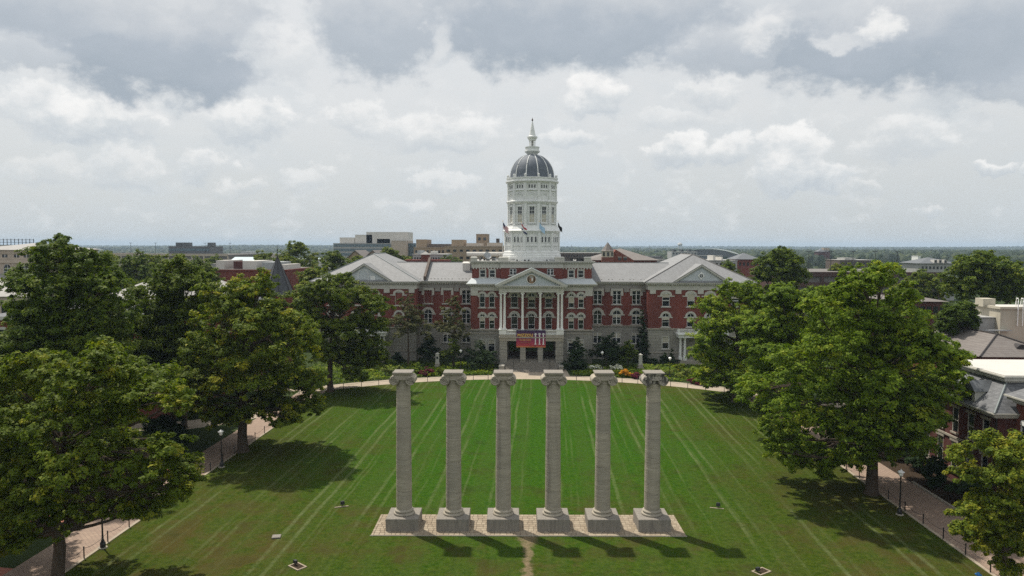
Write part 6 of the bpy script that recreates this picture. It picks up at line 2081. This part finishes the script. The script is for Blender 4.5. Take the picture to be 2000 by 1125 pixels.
MB().lathe([(.08, ap.z - .2), (.05, ap.z + 1.0), (.16, ap.z + 1.1), (.05, ap.z + 1.3), (.02, ap.z + 2.2)], 8, (tp.x + 62, 20, 0)).build('turret_finial', 'dark_metal', LBD)
for k in range(8):
    aa = R(22.5 + 45 * k)
    MB().tube([(tp.x + 62 + 2.9 * math.cos(aa), 20 + 2.9 * math.sin(aa), tp.z + .5), (tp.x + 62, 20, ap.z)], .07, 5).build('turret_hip', 'hip_tile', LBD)
tp2, ap2 = at(378, 545, 205), at(378, 508, 205)
t = thing('slate_turret_house', 'small dark slate turret poking up behind the pointed tree at left', 'building', (tp2.x, 205, 0))
MB().lathe([(1.9, 0), (1.9, tp2.z)], 8, (0, 0, 0)).build('turret', 'red_brick', t)
MB().lathe([(2.2, tp2.z), (1.9, tp2.z + .4), (.04, ap2.z)], 8).build('turret_roof', 'turret_slate', t)
MB().box(-9, 9, 2, 14, 0, tp2.z - 3).build('wall', 'red_brick', t)
hip(MB(), -9.5, 9.5, 1.5, 14.5, tp2.z - 3, tp2.z + .3).build('roof', 'slate_dark', t)


def flat_block(name, label, px0, px1, pyt, Y, depth, mat, rows=(), cols=10, boxes=(), roof='flat_roof', cat='building', wmat='glass', zb=0.0, ww=.5):
    a, b = at(px0, pyt, Y), at(px1, pyt, Y)
    t = thing(name, label, cat, (a.x, Y, 0))
    W, zt = b.x - a.x, a.z
    MB().box(0, W, 0, depth, zb, zt).build('wall', mat, t)
    MB().box(-.15, W + .15, -.15, depth, zt, zt + .35).build('parapet', mat, t)
    MB().box(.3, W - .3, .3, depth - .3, zt + .351, zt + .4).build('roof', roof, t)
    for (dz, h) in rows: win_row(t, .4, W - .4, -.02, zt - dz, (W - .8) / cols * ww, h, cols, wmat)
    for (q0, q1, h, bm) in boxes: MB().box(W * q0, W * q1, depth * .15, depth * .7, zt + .36, zt + h).build('roof_box', bm, t)
    return t, W, zt


# red brick flat-roofed building left of the turret
flat_block('flat_brick_building', 'long red brick flat-roofed building left of the pointed turret', 408, 560, 529, 185, 22, 'red_brick', (), 14,
           [(.02, .13, 2.6, 'white_roof'), (.25, .37, 2.4, 'dark_brick'), (.37, .55, 2.5, 'white_roof'), (.62, .80, 2.2, 'grey_metal'), (.86, .93, 1.6, 'white_roof')], 'asphalt_roof')
flat_block('pale_shed', 'long grey building with low wall of windows below the pale blue roof', 412, 500, 517, 240, 14, 'grey_wall', [(2.6, 1.5)], 8, (), 'flat_roof')
a, b = at(440, 519, 262), at(496, 506, 262)
t = thing('blue_roof_building', 'low building with a pale blue metal roof at left', 'building', (a.x, 262, 0))
W = b.x - a.x
MB().box(0, W, 0, 20, 0, a.z).build('wall', 'grey_wall', t)
MB().add([(-.5, -.5, a.z), (W + .5, -.5, a.z), (W + .5, 10, b.z + .6), (-.5, 10, b.z + .6), (W + .5, 20.5, a.z), (-.5, 20.5, a.z)], [(0, 1, 2, 3), (3, 2, 4, 5), (0, 3, 5), (1, 4, 2)]).build('roof', 'pale_blue_roof', t)
win_row(t, 1, W - 1, -.02, a.z - 2.5, 1.5, 1.4, 6)
# hospital block with glass front
t, W, zt = flat_block('glass_hospital', 'wide blue-green glass building with white upper storeys on the horizon', 651, 768, 476, 520, 40, 'grey_wall', (), 10,
                      [(.07, .32, 4.6, 'white_roof'), (.33, .62, 6.6, 'white_roof'), (.52, 1.22, 8.6, 'white_roof'), (.70, .92, 3.6, 'slate_blue')])
for z in (2.2, 5.4, 8.6, 11.8): win_row(t, .3, W - .3, -.06, zt - z, (W - .6) / 26 * .84, 1.9, 26, 'glass_blue')
t2, W2, zt2 = flat_block('tan_stair_tower', 'pale tan block at the right end of the glass building', 764, 793, 471, 516, 30, 'beige_stone', (), 4)
flat_block('glass_annex', 'narrow blue glass block beside the tan stair tower', 793, 812, 476, 525, 30, 'glass_blue', [(3, 1.6), (6.5, 1.6), (10, 1.6)], 5, (), 'flat_roof', wmat='glass')
# tan brick complex
flat_block('tan_brick_complex', 'tan brick complex with stepped roofs right of the glass building', 808, 900, 484, 480, 40, 'tan_brick', [(3.4, 1.8), (9, 1.8)], 12,
           [(.02, .25, 5.6, 'tan_brick'), (.3, .75, 2.6, 'brown_wall'), (.85, 1.0, 3, 'beige_stone')])
flat_block('tan_brick_wing', 'tan brick wing with dark window strips left of the dome', 868, 985, 482, 445, 40, 'tan_brick', [(3.0, 1.3), (7.5, 1.5)], 9,
           [(.1, .3, 4.4, 'tan_brick'), (.35, .6, 2.3, 'beige_stone'), (.70, .95, 2.6, 'beige_stone')])
flat_block('tan_brick_tower', 'square tan brick tower block on the horizon left of the dome', 930, 953, 458, 500, 16, 'tan_brick', [(4, 2)], 2, ())
flat_block('dark_roof_box', 'small dark box on the skyline just left of the dome', 969, 975, 467, 505, 6, 'brown_wall', (), 2, ())
flat_block('scaffolded_block', 'low pale block with scaffold and pipes behind the left hall roof', 806, 872, 498, 300, 20, 'grey_wall', [(2, 1.0)], 12, [(.1, .2, 1.8, 'grey_metal'), (.5, .62, 1.6, 'white_roof')])
a = at(831, 504, 285)
t = thing('brick_cupola_house', 'small brick turret with a pale pyramid cap behind the left hall roof', 'building', (a.x, 285, 0))
MB().box(-1.5, 1.5, -1.5, 1.5, 0, at(831, 497, 285).z).build('wall', 'red_brick', t)
z = at(831, 497, 285).z
MB().frustum(-1.8, 1.8, -1.8, 1.8, z, -.05, .05, -.05, .05, at(831, 491, 285).z).build('cap', 'pale_slate', t)
MB().box(-9, 9, 2, 10, 0, z - 2.2).build('rear_wall', 'red_brick', t)
# gabled tan houses
for i, (px, w, Y, lab) in enumerate([(694, 34, 330, 'tan gabled building left of the pair behind the hall'), (728, 34, 340, 'tan gabled building right of the pair behind the hall')]):
    c, e = at(px, 490, Y), at(px, 504, Y)
    hw_ = w / 2 * Y / F
    t = thing('gabled_house', lab, 'building', (c.x, Y, 0), 0, 'pair of tan gabled buildings')
    m = MB(); m.prism_y([(-hw_, 0), (hw_, 0), (hw_, e.z), (0, c.z), (-hw_, e.z)], 0, 20); m.build('wall', 'tan_brick', t)
    m = MB()
    for s in (-1, 1): m.prism_y([(s * (hw_ + .6), e.z - .3), (0, c.z + .35), (0, c.z + .05), (s * (hw_ + .6), e.z - .7)], -.6, 20.6)
    m.build('roof', 'brown_shingle', t)
    win_row(t, -hw_, hw_, -.03, e.z - 2.4, .9, 1.4, 4)
# grey-roofed brick building with conical turret right of the dome
Y = 250
a, b = at(1156, 506, Y), at(1283, 506, Y)
t = thing('grey_roof_building', 'brick building with broad grey roof and a pointed stone turret right of the dome', 'building', (a.x, Y, 0))
W = b.x - a.x; ze, zr = at(1200, 508, Y).z, at(1200, 485, Y + 14).z
MB().box(0, W, 0, 26, 0, ze).build('wall', 'red_brick', t)
hip(MB(), -1, W + 1, -.8, 26.8, ze, zr).build('roof', 'brown_shingle', t)
gx0, gx1, gc = [at(q, 500, Y).x - a.x for q in (1186, 1237, 1202)]
m = MB(); m.prism_y([(gx0, 0), (gx1, 0), (gx1, ze), (gc, zr - .4), (gx0, ze)], -1.6, 10); m.build('gable_wall', 'orange_brick', t)
for q in (1209, 1220):
    w = link('window', unit_me('glass'), t, (at(q, 505, Y).x - a.x, -1.64, at(q, 505.5, Y).z), None, (1.0, .1, 1.0)); link('lintel', unit_me('pale_trim'), w, (0, -.2, .6), None, (1.3, 1.5, .22))
tx = at(1185, 500, Y).x - a.x
MB().lathe([(2.2, 0), (2.2, at(1185, 502, Y).z)], 8, (tx, -3, 0), R(22.5)).build('turret_brick', 'orange_brick', t)
MB().lathe([(2.05, at(1185, 502, Y).z), (2.05, at(1185, 489, Y).z)], 8, (tx, -3, 0), R(22.5)).build('turret_stone', 'cream_wall', t)
MB().lathe([(2.4, at(1185, 490, Y).z), (2.0, at(1185, 488, Y).z), (.05, at(1185, 473, Y).z)], 8, (tx, -3, 0), R(22.5)).build('turret_roof', 'brown_shingle', t)
for k in range(8):
    aa = R(45 * k)
    if math.sin(aa) > .8: continue
    link('turret_window', unit_me('glass'), t, (tx + 1.93 * math.cos(aa), -3 + 1.93 * math.sin(aa), at(1185, 496, Y).z), (0, 0, aa), (.1, .7, 1.3))
flat_block('glazed_ridge_building', 'low building with a small glazed gable behind the right hall roof', 1258, 1300, 508, 270, 14, 'grey_wall', (), 4, [(.2, .9, 1.4, 'slate_blue')])
# arena with arched roof
Y = 900
a, b = at(1316, 503, Y), at(1452, 503, Y)
t = thing('arched_arena', 'far grey arena with a broad arched roof right of the dome', 'building', (a.x, Y, 0))
W = b.x - a.x; zb_, zt = a.z, at(1380, 487, Y).z
pts = [(W * k / 20, zb_ + (zt - zb_) * math.sin(math.pi * k / 20) ** .8) for k in range(21)]
m = MB(); m.prism_y([(0, 0)] + pts + [(W, 0)], 0, 2); m.build('front_wall', 'slate_blue', t)
pts2 = [(x + 26, z) for x, z in pts]
m = MB()
for k in range(20):
    m.poly([(pts[k][0], -1, pts[k][1] + .6), (pts[k + 1][0], -1, pts[k + 1][1] + .6), (pts2[k + 1][0], 90, pts2[k + 1][1] + .6), (pts2[k][0], 90, pts2[k][1] + .6)])
m.build('arched_roof', 'copper_grey', t)
MB().box(W * .05, W * .70, -.6, -.1, at(1380, 500, Y).z, at(1380, 498.6, Y).z).build('white_band', 'white_roof', t)
flat_block('stadium_stand', 'far grey stadium stand left of the arched arena', 1312, 1362, 492, 880, 30, 'grey_wall', [(3, 2)], 8, [(.1, .2, 3, 'dark_metal'), (.4, .5, 3, 'dark_metal'), (.7, .8, 3, 'dark_metal')])
t, W, zt = flat_block('slate_roof_house', 'brick house with dark slate hip roof at the right end of the hall', 1440, 1482, 508, 330, 14, 'red_brick', [(2.5, 1.5)], 5, ())
hip(MB(), -1, W + 1, -1, 15, zt + .36, at(1460, 494, 337).z).build('hip_roof', 'slate_blue', t)
t, W, zt = flat_block('grey_roofs_block', 'low grey roofs behind the right hall pavilion', 1385, 1440, 510, 290, 18, 'grey_wall', [(2, 1.2)], 6, [(.2, .28, 2.2, 'white_roof'), (.5, .55, 1.6, 'white_roof')])
t, W, zt = flat_block('far_tower_house', 'far reddish tower with pale top on the wooded skyline at right', 1598, 1621, 492, 900, 12, 'dark_brick', (), 3, [(.5, 1.0, 5, 'beige_stone')])
hip(MB(), -1, W + 1, -1, 13, zt + .36, zt + 4).build('roof', 'slate_blue', t)
t, W, zt = flat_block('mansard_row', 'long building with grey slate roof and white dormers at far right', 1797, 1866, 516, 330, 16, 'grey_wall', [(2.2, 1.2)], 9, ())
hip(MB(), -1, W + 1, -1, 17, zt + .36, at(1830, 502.5, 338).z).build('roof', 'slate_blue', t)
for q in (.42, .55, .7):
    d = MB().box(W * q - .7, W * q + .7, -.6, 2.5, zt + .5, zt + 2.0).build('dormer', 'white_roof', t)
    MB().box(W * q - .4, W * q + .4, -.68, -.61, zt + .7, zt + 1.8).build('dormer_window', 'glass', d)
flat_block('far_grey_roofs', 'far low grey roofs left of the slate-roofed row', 1640, 1712, 509, 420, 20, 'brown_wall', [(2, 1.0)], 8, [(.2, .5, 1.5, 'flat_roof')])
flat_block('white_far_house', 'far small white building in the trees at right', 1793, 1798, 501, 480, 8, 'white_paint', (), 2, ())
flat_block('long_far_block', 'long dark low block on the horizon just right of the dome', 1092, 1178, 495, 480, 25, 'brown_wall', [(2.2, 1.2)], 16, ())
flat_block('far_left_row', 'long pale low building on the horizon left of the tall loose tree', 440, 530, 497, 600, 25, 'beige_stone', [(3, 1.5)], 16, [(.3, .5, 2.5, 'grey_metal')])
flat_block('far_left_sheds', 'pale flat roofs between the turret and the glass building', 560, 690, 507, 420, 30, 'white_roof', [(2, 1.0)], 12, (), 'pale_blue_roof')
# water tower
w0 = at(1328, 479, 2600)
t = thing('water_tower', 'tiny pale water tower on the far skyline', 'tower', (w0.x, 2600, 0))
MB().lathe([(1, w0.z - 3), (8, w0.z), (9, w0.z + 3), (7, w0.z + 7), (1, w0.z + 9)], 14).build('tank', 'white_roof', t, True)
m = MB()
for k in range(5): m.tube([(7 * math.cos(k * 1.257), 7 * math.sin(k * 1.257), 0), (6 * math.cos(k * 1.257), 6 * math.sin(k * 1.257), w0.z)], .7, 5)
m.build('legs', 'white_roof', t)
for i, (px, pt, Y, lab) in enumerate([(1116, 478, 1500, 'thin mast on the skyline just right of the dome'), (1174, 479, 1300, 'lattice mast on the skyline left of the stone turret'), (1205, 478, 1400, 'lattice mast on the skyline right of the stone turret'), (1269, 479, 1500, 'thin mast on the skyline left of the arena'), (1250, 481, 1600, 'short mast on the skyline beside the grey roof')]):
    q = at(px, pt, Y)
    t = thing('radio_mast', lab, 'mast', (q.x, Y, 0), 0, 'far skyline masts')
    MB().tube([(0, 0, 0), (0, 0, q.z)], .5, 5).build('pole', 'grey_metal', t)
    MB().box(-2.2, 2.2, -.3, .3, q.z - 4, q.z - 3.2).build('crossarm', 'grey_metal', t)

# ================================================================== FAR WOODLAND
def woodland():
    rs = np.random.RandomState(77)
    # nearer belt: tree crowns of leaf-sprays
    N = 1500
    Y = 330 + 700 * rs.rand(N) ** .8
    X = (rs.rand(N) - .5) * 2 * (Y * .78)
    X += 0
    ok = np.ones(N, bool)
    # keep clear of the built areas
    pxs = 1044.6 + X / Y * F
    ok &= ~((pxs > 640) & (pxs < 990) & (Y < 560))
    ok &= ~((pxs > 1300) & (pxs < 1460) & (Y < 960))
    ok &= ~((pxs > 1150) & (pxs < 1300) & (Y < 420))
    ok &= ~((pxs > 1550) & (pxs < 1870) & (Y < 520))
    ok &= ~((pxs > 180) & (pxs < 640) & (Y < 640))
    X, Y = X[ok], Y[ok]; n = len(X)
    h = rs.uniform(7.5, 12.5, n); w = rs.uniform(7, 12, n)
    m = 170
    q = np.repeat(np.arange(n), m)
    e = unit(rs, n * m); e[:, 2] = np.abs(e[:, 2])
    lump = 1 + .22 * np.sin(e[:, 0] * 7 + q) * np.sin(e[:, 1] * 6 + q * 2.1)
    f = (rs.rand(n * m) ** .25) * lump
    c = np.stack([X[q] + e[:, 0] * w[q] / 2 * f, Y[q] + e[:, 1] * w[q] / 2 * f, h[q] * .35 + e[:, 2] * h[q] * .65 * f], 1)
    nm = e + rs.normal(0, .5, e.shape) + np.array([0, 0, .4]); nm /= np.linalg.norm(nm, axis=1)[:, None]
    tint = .45 + .18 * rs.normal(size=n)[q] + .12 * rs.normal(size=n * m)
    me = leaf_mesh('woodland', c, nm, 1.5 * rs.uniform(.7, 1.3, n * m), tint, 'leaf_far', rs, .40)
    o = link('woodland', me); tag(o, 'belt of trees among the far roofs', 'woodland', None, 'stuff')
    # far plain of trees to the horizon: rounded lumps
    N = 16000
    Y = 900 * (11.0 ** rs.rand(N))
    X = (rs.rand(N) - .5) * 2 * Y * .80
    h = rs.uniform(7, 14, N) + 5 * np.sin(X / 700) * np.sin(Y / 900) + np.clip((Y - 2200) / 2500, 0, 1) * (9 + 9 * np.sin(X / 1100 + 1) * np.sin(X / 430 + Y / 2000))
    w = rs.uniform(8, 16, N) * (1 + Y / 4000)
    k = 7
    a = np.arange(k) * 2 * math.pi / k
    V = np.zeros((N, 2 * k + 1, 3), np.float32)
    for r_i, (rr_, zz) in enumerate(((1.0, .25), (.72, .78))):
        jit = rs.uniform(.75, 1.25, (N, k))
        V[:, r_i * k:(r_i + 1) * k, 0] = X[:, None] + np.cos(a) * w[:, None] * .5 * rr_ * jit
        V[:, r_i * k:(r_i + 1) * k, 1] = Y[:, None] + np.sin(a) * w[:, None] * .5 * rr_ * jit
        V[:, r_i * k:(r_i + 1) * k, 2] = h[:, None] * zz * rs.uniform(.85, 1.15, (N, k))
    V[:, 2 * k] = np.stack([X, Y, h], 1)
    F_ = []
    for i in range(k):
        j = (i + 1) % k
        F_ += [(i, j, k + j), (i, k + j, k + i), (k + i, k + j, 2 * k)]
    F_ = np.array(F_)
    T = (F_[None] + (np.arange(N) * (2 * k + 1))[:, None, None]).reshape(-1, 3)
    me = bpy.data.meshes.new('far_woods')
    me.vertices.add(V.shape[0] * V.shape[1]); me.vertices.foreach_set('co', V.reshape(-1))
    me.loops.add(T.size); me.loops.foreach_set('vertex_index', T.reshape(-1).astype(np.int32))
    me.polygons.add(len(T)); me.polygons.foreach_set('loop_start', np.arange(0, T.size, 3, dtype=np.int32))
    me.materials.append(MAT['leaf_far'])
    at_ = me.attributes.new('tint', 'FLOAT', 'FACE')
    tv = np.repeat(np.clip(.42 + .2 * rs.normal(size=N), 0, 1), len(F_)) + rs.normal(0, .12, len(T))
    at_.data.foreach_set('value', np.clip(tv, 0, 1).astype(np.float32))
    me.update(calc_edges=True)
    o = link('far_woods', me); tag(o, 'wooded plain reaching to the horizon', 'woodland', None, 'stuff')


woodland()

# ================================================================== HAZE
hm = bpy.data.materials.new('haze_air'); hm.use_nodes = True
hm.node_tree.nodes.clear()
ho = hm.node_tree.nodes.new('ShaderNodeOutputMaterial')
pv = hm.node_tree.nodes.new('ShaderNodeVolumePrincipled')
pv.inputs['Color'].default_value = (.62, .80, 1.0, 1)
pv.inputs['Density'].default_value = 1.15e-4
pv.inputs['Anisotropy'].default_value = 0.0
hm.node_tree.links.new(pv.outputs[0], ho.inputs['Volume'])
me = MB().box(-E - 50, E + 50, -450, E + 50, -1.2, 75).mesh('haze', 'white_paint')
me.materials.clear(); me.materials.append(hm)
o = link('haze', me)
o['kind'] = 'stuff'; o['label'] = 'thin pale summer haze over the whole campus'; o['category'] = 'haze'
